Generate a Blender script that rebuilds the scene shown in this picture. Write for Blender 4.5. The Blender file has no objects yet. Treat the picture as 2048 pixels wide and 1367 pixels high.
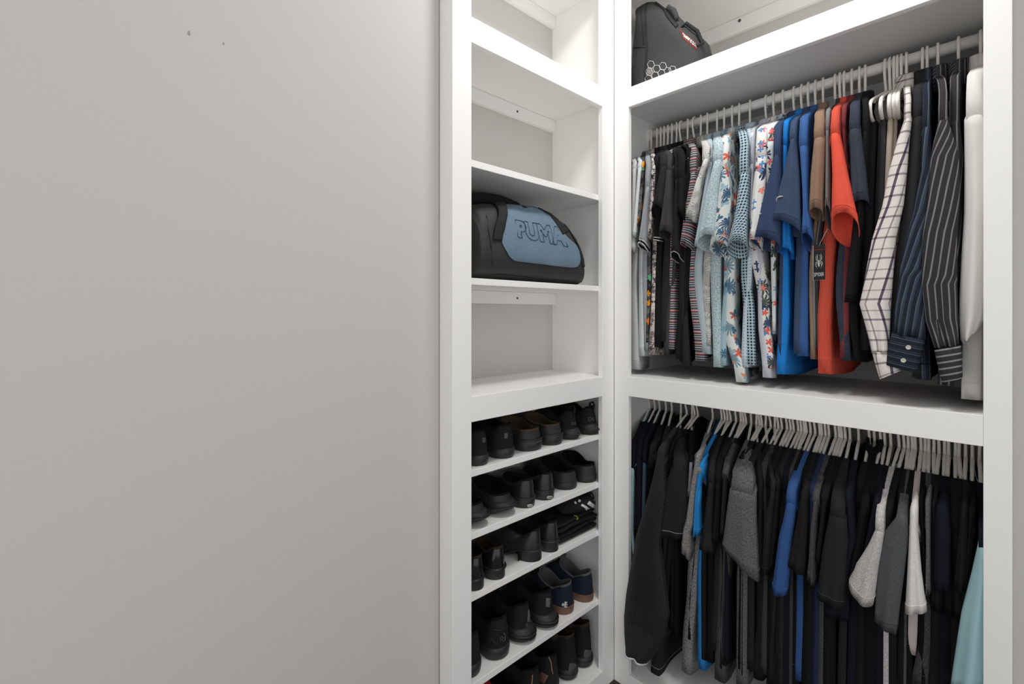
import bpy, bmesh, math, random
from mathutils import Vector, Matrix
from mathutils.bvhtree import BVHTree

SC = bpy.context.scene
COL = SC.collection
PI = math.pi

# ------------------------------------------------------------------ camera
F_PX, HX, HY = 975.0, 1024.0, 626.0          # focal length and horizon of the photograph (2048 x 1367)
ANG = math.atan2(2044 - HX, F_PX)            # +Y lies this far to the right of the view axis
FW = PI / 2 + ANG
FWD = Vector((math.cos(FW), math.sin(FW), 0)); RGT = Vector((math.sin(FW), -math.cos(FW), 0)); UPV = Vector((0, 0, 1))
DC = 1.8
CAM = -(FWD * DC + RGT * ((1228 - HX) / F_PX * DC)); CAM.z = 732 * DC / F_PX
cd = bpy.data.cameras.new('camera'); cam = bpy.data.objects.new('camera', cd); COL.objects.link(cam)
cd.sensor_width = 36.0; cd.lens = F_PX / 2048 * 36.0
cd.shift_y = -(683.5 - HY) / 2048.0
cam.location = CAM
cam.rotation_euler = (PI / 2, 0, FW - PI / 2)
cd.clip_start = 0.02
SC.camera = cam

def ray(px, py): return FWD + RGT * ((px - HX) / F_PX) + UPV * ((HY - py) / F_PX)
def ony(px, py, y):
    r = ray(px, py); return CAM + r * ((y - CAM.y) / r.y)
def onx(px, py, x):
    r = ray(px, py); return CAM + r * ((x - CAM.x) / r.x)
def onz(px, py, z):
    r = ray(px, py); return CAM + r * ((z - CAM.z) / r.z)

# ------------------------------------------------------------------ world, lamps, exposure
w = bpy.data.worlds.new('world'); SC.world = w; w.use_nodes = True
w.node_tree.nodes['Background'].inputs[0].default_value = (1.0, 0.992, 0.985, 1)
w.node_tree.nodes['Background'].inputs[1].default_value = 1.15
ld = bpy.data.lights.new('ceiling_lamp', 'AREA'); ld.shape = 'DISK'; ld.size = 0.34; ld.energy = 15.5; ld.color = (1.0, 0.99, 0.978)
lo = bpy.data.objects.new('ceiling_lamp', ld); COL.objects.link(lo); lo.location = (0.56, -0.42, 2.86)
VS = SC.view_settings
VS.view_transform = 'Standard'; VS.look = 'None'; VS.gamma = 1.0; VS.use_curve_mapping = False
VS.exposure = -0.26
SC.cycles.diffuse_bounces = 10; SC.cycles.max_bounces = 16

# ------------------------------------------------------------------ helpers
def s2l(c):
    def f(v):
        v /= 255.0
        return v / 12.92 if v <= 0.04045 else ((v + 0.055) / 1.055) ** 2.4
    return tuple(f(v) for v in c)
def link(o, parent=None):
    COL.objects.link(o)
    if parent is not None: o.parent = parent
    return o
def tag(o, label=None, cat=None, group=None, kind=None):
    if label: o['label'] = label
    if cat: o['category'] = cat
    if group: o['group'] = group
    if kind: o['kind'] = kind
    return o
def empty(name, loc, label=None, cat=None, group=None, rz=0.0):
    o = bpy.data.objects.new(name, None); o.empty_display_size = 0.05; COL.objects.link(o)
    o.location = loc; o.rotation_euler = (0, 0, rz)
    return tag(o, label, cat, group)
def mesh_obj(name, verts, faces, mat, parent=None, smooth=True, uvs=None, origin=None):
    """verts in world space; origin (or the parent's place) becomes the local zero."""
    base = Vector((0, 0, 0))
    if parent is not None:
        base = root_loc(parent)
    elif origin is not None:
        base = Vector(origin)
    me = bpy.data.meshes.new(name)
    me.from_pydata([tuple(Vector(v) - base) for v in verts], [], faces)
    me.materials.append(mat)
    if smooth:
        for p in me.polygons: p.use_smooth = True
    if uvs is not None:
        ul = me.uv_layers.new(name='uv')
        for p in me.polygons:
            for li in p.loop_indices:
                ul.data[li].uv = uvs[me.loops[li].vertex_index]
    me.update()
    o = bpy.data.objects.new(name, me); link(o, parent)
    if parent is None and origin is not None: o.location = base
    return o
def root_loc(o):
    v = Vector((0, 0, 0))
    while o is not None:
        v += Vector(o.location); o = o.parent
    return v
def fix_normals(o):
    bm = bmesh.new(); bm.from_mesh(o.data); bmesh.ops.recalc_face_normals(bm, faces=bm.faces[:]); bm.to_mesh(o.data); bm.free(); return o
class MB:
    def __init__(s): s.v = []; s.f = []
    def box(s, x0, x1, y0, y1, z0, z1):
        n = len(s.v)
        s.v += [(x, y, z) for z in (z0, z1) for y in (y0, y1) for x in (x0, x1)]
        s.f += [tuple(n + i for i in q) for q in ((0, 2, 3, 1), (4, 5, 7, 6), (0, 1, 5, 4), (2, 6, 7, 3), (0, 4, 6, 2), (1, 3, 7, 5))]
        return s
    def tube(s, pts, r, n=8, closed=False, cap=True):
        base = len(s.v); pts = [Vector(p) for p in pts]; N = len(pts)
        rr = r if isinstance(r, (list, tuple)) else [r] * N
        prev = None
        for i, p in enumerate(pts):
            if closed: t = pts[(i + 1) % N] - pts[i - 1]
            else: t = pts[min(i + 1, N - 1)] - pts[max(i - 1, 0)]
            if t.length < 1e-9: t = Vector((0, 0, 1))
            t.normalize()
            if prev is None:
                a = Vector((1, 0, 0)) if abs(t.x) < 0.8 else Vector((0, 1, 0))
                u = t.cross(a).normalized()
            else:
                u = (prev - t * prev.dot(t)).normalized()
            prev = u; vv = t.cross(u)
            for k in range(n):
                a = 2 * PI * k / n
                s.v.append(tuple(p + (u * math.cos(a) + vv * math.sin(a)) * rr[i]))
        M = N if closed else N - 1
        for i in range(M):
            for k in range(n):
                a = base + i * n + k; b = base + i * n + (k + 1) % n
                c = base + ((i + 1) % N) * n + (k + 1) % n; d = base + ((i + 1) % N) * n + k
                s.f.append((a, b, c, d))
        if not closed and cap:
            s.f.append(tuple(base + k for k in range(n))[::-1]); s.f.append(tuple(base + (N - 1) * n + k for k in range(n)))
        return s
    def build(s, name, mat, parent=None, smooth=False, bevel=0.0, origin=None):
        o = mesh_obj(name, s.v, s.f, mat, parent, smooth, origin=origin)
        if bevel:
            m = o.modifiers.new('bevel', 'BEVEL'); m.width = bevel; m.segments = 2; m.limit_method = 'ANGLE'
        return o
def loft(rings, closed=True, cap0=False, cap1=False):
    v = []; f = []; n = len(rings[0])
    for r in rings: v += [tuple(p) for p in r]
    for i in range(len(rings) - 1):
        for k in range(n if closed else n - 1):
            f.append((i * n + k, i * n + (k + 1) % n, (i + 1) * n + (k + 1) % n, (i + 1) * n + k))
    if cap0: f.append(tuple(range(n))[::-1])
    if cap1: f.append(tuple((len(rings) - 1) * n + k for k in range(n)))
    return v, f
def lerp(a, b, t): return a + (b - a) * t
def interp(t, pts):
    if t <= pts[0][0]: return pts[0][1]
    for (a, va), (b, vb) in zip(pts, pts[1:]):
        if t <= b: return va + (vb - va) * (t - a) / (b - a)
    return pts[-1][1]
def sstep(t): t = max(0.0, min(1.0, t)); return t * t * (3 - 2 * t)

# ------------------------------------------------------------------ materials
class NT:
    def __init__(s, name):
        s.m = bpy.data.materials.new(name); s.m.use_nodes = True; s.t = s.m.node_tree; s.b = s.t.nodes['Principled BSDF']
    def n(s, typ, **kw):
        nd = s.t.nodes.new(typ)
        for k, v in kw.items(): setattr(nd, k, v)
        return nd
    def put(s, sock, v):
        if hasattr(v, 'bl_idname') or isinstance(v, bpy.types.NodeSocket): s.t.links.new(v, sock)
        else:
            if isinstance(v, tuple) and len(v) == 3 and len(sock.default_value) == 4: v = v + (1,)
            sock.default_value = v
    def math(s, op, a, b=None, clamp=False):
        nd = s.n('ShaderNodeMath', operation=op, use_clamp=clamp); s.put(nd.inputs[0], a)
        if b is not None: s.put(nd.inputs[1], b)
        return nd.outputs[0]
    def mix(s, fac, a, b):
        nd = s.n('ShaderNodeMix', data_type='RGBA'); s.put(nd.inputs[0], fac); s.put(nd.inputs[6], a); s.put(nd.inputs[7], b); return nd.outputs[2]
    def uv(s):
        return s.n('ShaderNodeTexCoord').outputs['UV']
    def obj(s):
        return s.n('ShaderNodeTexCoord').outputs['Object']
    def sep(s, v):
        nd = s.n('ShaderNodeSeparateXYZ'); s.put(nd.inputs[0], v); return nd.outputs
    def mapp(s, v, sc=(1, 1, 1), loc=(0, 0, 0), rot=(0, 0, 0)):
        nd = s.n('ShaderNodeMapping'); s.put(nd.inputs[0], v); nd.inputs['Scale'].default_value = sc; nd.inputs['Location'].default_value = loc; nd.inputs['Rotation'].default_value = rot
        return nd.outputs[0]
    def noise(s, v, scale, det=3, rough=0.5):
        nd = s.n('ShaderNodeTexNoise'); s.put(nd.inputs['Vector'], v); nd.inputs['Scale'].default_value = scale; nd.inputs['Detail'].default_value = det; nd.inputs['Roughness'].default_value = rough
        return nd.outputs[0]
    def ramp(s, fac, stops, const=False):
        nd = s.n('ShaderNodeValToRGB'); s.put(nd.inputs[0], fac); cr = nd.color_ramp
        cr.interpolation = 'CONSTANT' if const else 'LINEAR'
        while len(cr.elements) < len(stops): cr.elements.new(0.5)
        for e, (p, c) in zip(cr.elements, stops): e.position = p; e.color = (c + (1,)) if len(c) == 3 else c
        return nd.outputs[0]
    def bump(s, h, strength=0.3, dist=0.002):
        nd = s.n('ShaderNodeBump'); s.put(nd.inputs['Height'], h); nd.inputs['Strength'].default_value = strength; nd.inputs['Distance'].default_value = dist
        s.t.links.new(nd.outputs[0], s.b.inputs['Normal'])
    def fin(s, col, rough=0.9, spec=0.2, sheen=0.0, metal=0.0):
        s.put(s.b.inputs['Base Color'], col); s.put(s.b.inputs['Roughness'], rough)
        s.b.inputs['Specular IOR Level'].default_value = spec; s.b.inputs['Metallic'].default_value = metal
        if sheen: s.b.inputs['Sheen Weight'].default_value = sheen
        return s.m
MATS = {}
def paint(name, rgb, rough=0.5, spec=0.35, bumpy=0.0, scale=180, mott=0.0):
    if name in MATS: return MATS[name]
    n = NT(name); c = s2l(rgb); o = n.obj()
    col = c
    if mott: col = n.mix(n.noise(o, 6, 4), tuple(x * (1 - mott) for x in c), tuple(min(1, x * (1 + mott)) for x in c))
    if bumpy: n.bump(n.noise(o, scale, 3, 0.6), bumpy, 0.002)
    MATS[name] = n.fin(col, rough, spec); return MATS[name]
def weave(n, u, amt=0.25, wr=0.35):
    a = n.noise(n.mapp(u, (1, 1, 1)), 1400, 2); b = n.noise(n.mapp(u, (1, 0.45, 1)), 22, 3)
    n.bump(n.math('ADD', n.math('MULTIPLY', a, amt), n.math('MULTIPLY', b, wr * 8)), 0.5, 0.003)
def fabric(name, kind, c1, c2=None, **k):
    """procedural cloth; the uv map is in metres along the cloth"""
    if name in MATS: return MATS[name]
    n = NT(name); u = n.uv(); a = s2l(c1); b = s2l(c2) if c2 else a
    rough, spec, sheen = k.get('rough', 0.92), k.get('spec', 0.12), k.get('sheen', 0.0)
    X, Y, _ = n.sep(u)
    if kind == 'plain':
        nz = n.noise(u, 700, 3)
        col = n.mix(nz, tuple(x * 0.82 for x in a), tuple(min(1, x * 1.18) for x in a))
    elif kind == 'heather':
        nz = n.noise(n.mapp(u, (1, 0.35, 1)), 420, 4, 0.75)
        col = n.ramp(nz, [(0.40, a), (0.60, b)])
    elif kind == 'melange':
        nz = n.noise(u, k.get('scale', 230), 5, 0.8)
        col = n.ramp(nz, [(0.44, a), (0.50, b), (0.58, s2l(k.get('c3', c2)))])
    elif kind == 'hstripe':
        fr = n.math('FRACT', n.math('DIVIDE', Y, k['period']))
        col = n.ramp(fr, [(p, s2l(c)) for p, c in k['stops']], True)
    elif kind == 'vstripe':
        fr = n.math('FRACT', n.math('DIVIDE', n.math('ADD', X, n.math('MULTIPLY', n.noise(u, 3, 2), 0.01)), k['period']))
        col = n.ramp(fr, [(p, s2l(c)) for p, c in k['stops']], k.get('const', False))
    elif kind == 'plaid':
        p = k['period']
        fu = n.math('FRACT', n.math('DIVIDE', X, p)); fv = n.math('FRACT', n.math('DIVIDE', Y, p))
        st = [(0, (1, 1, 1)), (0.40, (0.16, 0.13, 0.20)), (0.52, (1, 1, 1)), (0.86, (0.45, 0.42, 0.45)), (0.93, (1, 1, 1))]
        st2 = [(0, (1, 1, 1)), (0.40, (0.42, 0.38, 0.42)), (0.50, (1, 1, 1)), (0.86, (0.6, 0.56, 0.58)), (0.93, (1, 1, 1))]
        m = n.n('ShaderNodeMix', data_type='RGBA', blend_type='MULTIPLY'); m.inputs[0].default_value = 1
        n.put(m.inputs[6], n.ramp(fu, st, True)); n.put(m.inputs[7], n.ramp(fv, st2, True))
        m2 = n.n('ShaderNodeMix', data_type='RGBA', blend_type='MULTIPLY'); m2.inputs[0].default_value = 1
        n.put(m2.inputs[6], m.outputs[2]); n.put(m2.inputs[7], a); col = m2.outputs[2]
    elif kind == 'lattice':
        p = k['period']
        sx = n.math('ABSOLUTE', n.math('SUBTRACT', n.math('FRACT', n.math('DIVIDE', X, p)), 0.5))
        sy = n.math('ABSOLUTE', n.math('SUBTRACT', n.math('FRACT', n.math('DIVIDE', Y, p)), 0.5))
        d = n.math('ADD', sx, sy)
        col = n.mix(n.math('LESS_THAN', d, k.get('size', 0.33)), a, b)
        d2 = n.math('MAXIMUM', sx, sy)
        col = n.mix(n.math('GREATER_THAN', d2, 0.45), col, s2l(k.get('c3', c1)))
    elif kind == 'motif':
        # star shaped leaves and flowers scattered over a pale ground
        col = n.mix(n.noise(u, 9, 3), a, b)
        for (sc, petals, rad, cols, seed, dens) in k['layers']:
            mp = n.mapp(n.n('ShaderNodeTexCoord').outputs['UV'], (sc, sc, 1), (seed, seed * 1.7, 0))
            wob = n.n('ShaderNodeVectorMath', operation='ADD'); n.put(wob.inputs[0], mp)
            nt = n.n('ShaderNodeTexNoise'); n.put(nt.inputs['Vector'], mp); nt.inputs['Scale'].default_value = 3.5
            sc2 = n.n('ShaderNodeVectorMath', operation='SCALE'); n.put(sc2.inputs[0], nt.outputs['Color']); sc2.inputs['Scale'].default_value = 0.22
            n.put(wob.inputs[1], sc2.outputs[0])
            vo = n.n('ShaderNodeTexVoronoi', voronoi_dimensions='2D'); n.put(vo.inputs['Vector'], wob.outputs[0]); vo.inputs['Scale'].default_value = 1.0; vo.inputs['Randomness'].default_value = 0.85
            sub = n.n('ShaderNodeVectorMath', operation='SUBTRACT'); n.put(sub.inputs[0], wob.outputs[0]); n.put(sub.inputs[1], vo.outputs['Position'])
            sx, sy, _ = n.sep(sub.outputs[0])
            ang = n.math('ARCTAN2', sy, sx)
            pet = n.math('ABSOLUTE', n.math('COSINE', n.math('MULTIPLY', ang, petals / 2.0)))
            lim = n.math('MULTIPLY', n.math('ADD', n.math('MULTIPLY', pet, 0.75), 0.25), rad)
            msk = n.math('LESS_THAN', vo.outputs['Distance'], lim)
            cr, cg, cb = n.sep(vo.outputs['Color'])
            msk = n.math('MULTIPLY', msk, n.math('LESS_THAN', cr, dens))
            inner = n.ramp(cg, [(i / len(cols), s2l(c)) for i, c in enumerate(cols)], True)
            col = n.mix(msk, col, inner)
    if k.get('rib'):
        wv = n.math('SINE', n.math('MULTIPLY', X, 2 * PI / k['rib']))
        n.bump(wv, 0.8, 0.0012)
    else:
        weave(n, u)
    MATS[name] = n.fin(col, rough, spec, sheen); return MATS[name]

WHITE = paint('white_trim_paint', (245, 244, 242), 0.38, 0.4, 0.05, 60)
WALLP = paint('warm_grey_wall_paint', (199, 197, 194), 0.75, 0.2, 0.10, 260)
GREYP = paint('closet_back_paint', (204, 202, 199), 0.7, 0.2, 0.08, 220)
CEILP = paint('ceiling_paint', (236, 235, 232), 0.8, 0.2)
FLOORM = paint('dark_brown_floor', (40, 26, 22), 0.35, 0.4, 0.1, 30, 0.3)
SCREW = paint('screw_metal', (70, 66, 62), 0.4, 0.5)
RODM = paint('rod_white_enamel', (240, 239, 237), 0.3, 0.5)
HANGM = paint('hanger_white_plastic', (243, 239, 233), 0.42, 0.45)
DENT = paint('wall_scuff', (158, 152, 147), 0.8, 0.1)

# ------------------------------------------------------------------ the room
def struct(name, mb, mat, bevel=0.0):
    o = mb.build(name, mat, None, bevel=bevel); o['kind'] = 'structure'; return o
WX = -0.058                                   # face of the grey wall on the left
ZC = 2.90
struct('floor', MB().box(-0.7, 2.1, -2.3, 0.75, -0.05, 0.0), FLOORM)
struct('ceiling', MB().box(-0.7, 2.1, -2.3, 0.75, ZC, ZC + 0.05), CEILP)
struct('wall_left', MB().box(WX - 0.10, WX, -2.3, -0.742, 0, ZC), WALLP)
struct('wall_back', MB().box(1.0265, 2.1, 0.058, 0.16, 0, ZC), WALLP)
struct('wall_far_left', MB().box(-0.42, -0.33, -0.742, 0.75, 0, ZC), WALLP)
struct('wall_far_back', MB().box(-0.33, 1.20, 0.58, 0.66, 0, ZC), WALLP)
# two small dents in the wall paint
for (px, py, r) in ((378, 66, 0.0045), (447, 87, 0.003)):
    p = onx(px, py, WX)
    vs = []; fs = []
    for k in range(9):
        a = 2 * PI * k / 9; rr = 0.6 * r * (0.7 + 0.5 * random.Random(k + px).random())
        vs.append((WX + 0.0006, p.y + rr * math.cos(a), p.z + rr * 1.5 * math.sin(a)))
    vs.append((WX + 0.0012, p.y, p.z)); fs = [(k, (k + 1) % 9, 9) for k in range(9)]
    o = mesh_obj('wall_scuff', vs, fs, DENT, origin=p)
    tag(o, 'larger scuff mark on the grey wall near the top left' if r > 0.004 else 'smaller scuff mark on the grey wall, lower right of the larger one', 'wall mark')

# ------------------------------------------------------------------ left shelf unit
LB, LY0, LY1 = -0.280, -0.692, -0.026         # inner back, inner sides
ZR = dict(toe=0.066, mid0=1.053, mid1=1.123, top0=2.093, top1=2.163, head=2.53)
lu = empty('shelf_unit', (-0.14, -0.37, 0), 'tall white built-in shelf unit of narrow bays beside the grey wall', 'shelf unit')
fr = MB()
def frame_piece(x0, x1, y0, y1, z0, z1): fr.box(x0, x1, y0, y1, z0, z1)
fr.box(-0.019, 0, -0.739, -0.674, 0, ZC - 0.002); fr.box(-0.019, 0, -0.071, -0.0005, 0, ZC - 0.002)
fr.build('stile_frame', WHITE, lu, bevel=0.0012)
for nm, a, b in (('bottom_rail', 0.0, 0.066), ('middle_rail', 1.053, 1.123), ('upper_rail', 2.093, 2.163), ('head_rail', 2.53, ZC - 0.002)):
    MB().box(-0.019, 0, -0.6738, -0.0712, a, b).build(nm, WHITE, lu, bevel=0.0012)
MB().box(WX - 0.0005, -0.0195, -0.739, -0.7215, 0, ZC - 0.002).build('end_trim', WHITE, lu, bevel=0.001)
MB().box(LB - 0.018, -0.0195, LY0 - 0.018, LY0, 0, ZC - 0.002).build('side_panel', WHITE, lu)
MB().box(LB - 0.018, -0.0195, LY1, LY1 + 0.018, 0, ZC - 0.002).build('side_panel', WHITE, lu)
MB().box(LB - 0.018, LB, LY0 + 0.0002, LY1 - 0.0002, 0.0, ZC - 0.002).build('back_panel', GREYP, lu)
SH = {}
for nm, z1, th in (('bottom', 0.066, 0.019), ('s4', 0.315, 0.019), ('s3', 0.565, 0.019), ('s2', 0.738, 0.019), ('s1', 0.913, 0.019), ('mid', 1.123, 0.03), ('b', 1.450, 0.019), ('a', 1.780, 0.020), ('top', 2.163, 0.035), ('roof', 2.568, 0.019)):
    MB().box(LB + 0.0003, -0.0197, LY0 + 0.0003, LY1 - 0.0003, z1 - th, z1).build('shelf', WHITE, lu, bevel=0.0012)
    SH[nm] = z1
for zt in (2.127, 1.4305, 2.548):
    c = MB().box(LB + 0.0004, LB + 0.019, LY0 + 0.0006, LY1 - 0.0006, zt - 0.045, zt).build('cleat', WHITE, lu, bevel=0.001)
    if zt < 2.5:
        sp = onx(1035, 226 if zt > 2 else 597, LB + 0.02)
        MB().tube([(LB + 0.0185, sp.y, zt - 0.023), (LB + 0.0205, sp.y, zt - 0.023)], 0.0042, 10).build('screw', SCREW, c, smooth=False)

# ------------------------------------------------------------------ right hanging unit
RB = 0.53
ru = empty('wardrobe_unit', (0.52, 0.26, 0), 'wide white built-in hanging unit with two rows of clothes', 'wardrobe')
MB().box(0.0005, 0.062, 0, 0.019, 0, ZC - 0.002).box(0.981, 1.0265, 0, 0.019, 0, ZC - 0.002).build('stile_frame', WHITE, ru, bevel=0.0012)
for nm, a, b in (('bottom_rail', 0.0, 0.05), ('middle_rail', 1.053, 1.123), ('upper_rail', 2.093, 2.163), ('head_rail', 2.53, ZC - 0.002)):
    MB().box(0.0622, 0.9808, 0, 0.019, a, b).build(nm, WHITE, ru, bevel=0.0012)
MB().box(0.999, 1.0262, 0.0195, 0.0575, 0, ZC - 0.002).build('end_trim', WHITE, ru, bevel=0.001)
RX0, RX1 = -0.012, 0.996
MB().box(RX0 - 0.004, RX0, 0.0195, RB, 0, ZC - 0.002).build('side_panel', WHITE, ru)
MB().box(RX1, RX1 + 0.0025, 0.0195, RB, 0, ZC - 0.002).build('side_panel', WHITE, ru)
MB().box(RX0, RX1, RB, RB + 0.018, 0, ZC - 0.002).build('back_panel', GREYP, ru)
for z1, th in ((0.048, 0.019), (1.123, 0.03), (2.163, 0.035), (2.568, 0.019)):
    MB().box(RX0 + 0.0003, RX1 - 0.0003, 0.0197, RB - 0.0003, z1 - th, z1).build('shelf', WHITE, ru, bevel=0.001)
for zt in (2.127, 1.092, 2.548):
    c = MB().box(RX0 + 0.0005, RX1 - 0.0005, RB - 0.019, RB - 0.0004, zt - 0.06, zt).build('cleat', WHITE, ru, bevel=0.001)
    if zt > 2.2:
        sp = ony(1479, 41, RB - 0.02)
        MB().tube([(sp.x, RB - 0.0185, sp.z), (sp.x, RB - 0.0205, sp.z)], 0.006, 10).build('screw', SCREW, c)
YR = 0.27
RODZ = {'u': 2.076, 'l': 1.040}
for key, lab in (('u', 'white closet rod carrying the upper row of shirts'), ('l', 'white closet rod carrying the lower row, behind the middle rail')):
    z = RODZ[key]
    rt_ = empty('closet_rod', (0.49, YR, z), lab, 'rod')
    MB().tube([(RX0 + 0.003, YR, z), (RX1 - 0.003, YR, z)], 0.016, 20).build('rod', RODM, rt_, smooth=True)
    for x0, x1 in ((RX0 + 0.0002, RX0 + 0.012), (RX1 - 0.012, RX1 - 0.0002)):
        MB().tube([(x0, YR, z), (x1, YR, z)], [0.027, 0.024], 20).build('rod_socket', RODM, rt_, smooth=False)

# ------------------------------------------------------------------ hangers
HH = 0.098
def hanger_pts(z):
    zn = z + 0.0205 - HH
    hook = []
    r = 0.0195
    for k in range(0, 15):
        a = math.radians(-60 + k * (240 / 14.0))
        hook.append((0, 0.0 + r * math.cos(a), z + 0.0005 + r * math.sin(a)))
    hook += [(0, -r * 0.98, z - 0.022), (0, -0.012, z - 0.045), (0, -0.003, z - 0.06), (0, 0, zn)]
    fr_ = []
    half = [(0.006, -0.002), (0.03, -0.010), (0.07, -0.027), (0.12, -0.048), (0.165, -0.067), (0.192, -0.080), (0.2055, -0.093), (0.207, -0.108), (0.199, -0.121), (0.18, -0.128), (0.1, -0.130), (0.0, -0.130)]
    for y, dz in half: fr_.append((0, -y, zn + dz))
    for y, dz in half[-2::-1]: fr_.append((0, y, zn + dz))
    return hook, fr_, zn
def build_hanger(key):
    z = RODZ[key]
    h, f, zn = hanger_pts(0.0)
    r = empty('clothes_hanger', (0, YR, z))
    a = MB().tube(h, [0.0032] + [0.0036] * (len(h) - 2) + [0.0045], 8); a.v = [Vector(q) + Vector((0, YR, z)) for q in a.v]; a.build('hook', HANGM, r, True)
    b = MB().tube(f, 0.0046, 8, closed=True)
    b.tube([(0, -0.150, zn - 0.060), (0, -0.150, zn - 0.072), (0, -0.158, zn - 0.074)], 0.003, 6)
    b.tube([(0, 0.150, zn - 0.060), (0, 0.150, zn - 0.072), (0, 0.158, zn - 0.074)], 0.003, 6)
    b.v = [Vector(q) + Vector((0, YR, z)) for q in b.v]; b.build('frame', HANGM, r, True)
    return r
HPROTO = build_hanger('u'); HPROTO_USED = [False]
def place_hanger(key, x, yaw, label):
    if not HPROTO_USED[0]:
        r = HPROTO; HPROTO_USED[0] = True
    else:
        r = HPROTO.copy(); COL.objects.link(r)
        for ch in HPROTO.children:
            c = ch.copy(); COL.objects.link(c); c.parent = r
    r.location = (x, YR, RODZ[key]); r.rotation_euler = (0, 0, yaw)
    tag(r, label, 'hanger', 'hangers on the upper rod' if key == 'u' else 'hangers on the lower rod')
    return r

# ------------------------------------------------------------------ garments
ZONES = {'3': (1250, 230, 4.556), '4': (1250, 500, 4.556), '5': (1480, 220, 4.8808), '6': (1480, 470, 4.4097), '7': (1680, 60, 3.597), '8': (1680, 420, 3.4175),
         'a': (1240, 780, 4.7146), 'b': (1220, 1050, 4.3115), 'c': (1480, 800, 4.8815), 'd': (1480, 1050, 4.3115), 'e': (1700, 800, 4.8828), 'f': (1660, 1050, 4.312), 'p': (0, 0, 1.0)}
def zx(z, x): return ZONES[z][0] + x / ZONES[z][2]
def zy(z, y): return ZONES[z][1] + y / ZONES[z][2]
def Xat(px, y): return ony(px, 626, y).x

def arm_z(u): return interp(u, [(0.0, 0.0), (0.006, -0.002), (0.03, -0.010), (0.07, -0.027), (0.12, -0.048), (0.165, -0.067), (0.192, -0.079), (0.25, -0.110)])
def body_loop(xf, yf, xb, yb, tf, tm, tb, z, N, fold):
    pts = []; us = []
    for k in range(N):
        th = 2 * PI * k / N
        s = (1 - math.cos(th)) / 2
        sg = 1 if math.sin(th) >= 0 else -1
        t = lerp(tf, tm, min(1, s * 2.2)) if s < 0.4545 else lerp(tm, tb, (s - 0.4545) / 0.5455)
        d = abs(math.sin(th)) ** (0.14 if s < 0.5 else 0.6)
        x = lerp(xf, xb, s) + sg * t * d + fold(s, z)
        pts.append((x, lerp(yf, yb, s), z))
        us.append(s * 0.48 * sg)
    return pts, us
def arc_uv(p, z):
    L = [0.0]
    for a, b in zip(p, p[1:]): L.append(L[-1] + math.hypot(a[0] - b[0], a[1] - b[1]))
    T = L[-1] + math.hypot(p[-1][0] - p[0][0], p[-1][1] - p[0][1]); N = len(p)
    return [((l if k <= N // 2 else l - T), z) for k, l in enumerate(L)]
def alpha_fix(h, b, x, y):
    tana = abs((x - CAM.x) / (y - CAM.y))
    b = min(b, 0.75 * h / max(tana, 0.05))
    a = math.sqrt(max(h * h - (b * tana) ** 2, (0.4 * h) ** 2))
    return a, b
def uv_by_ring(rings):
    uvs = []; v = 0.0
    for i, r in enumerate(rings):
        if i: v += sum((Vector(r[k]) - Vector(rings[i - 1][k])).length for k in range(0, len(r), 4)) / (len(r) / 4)
        L = 0.0
        for k, p in enumerate(r):
            if k: L += (Vector(p) - Vector(r[k - 1])).length
            uvs.append((L, -v))
    return uvs

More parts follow.
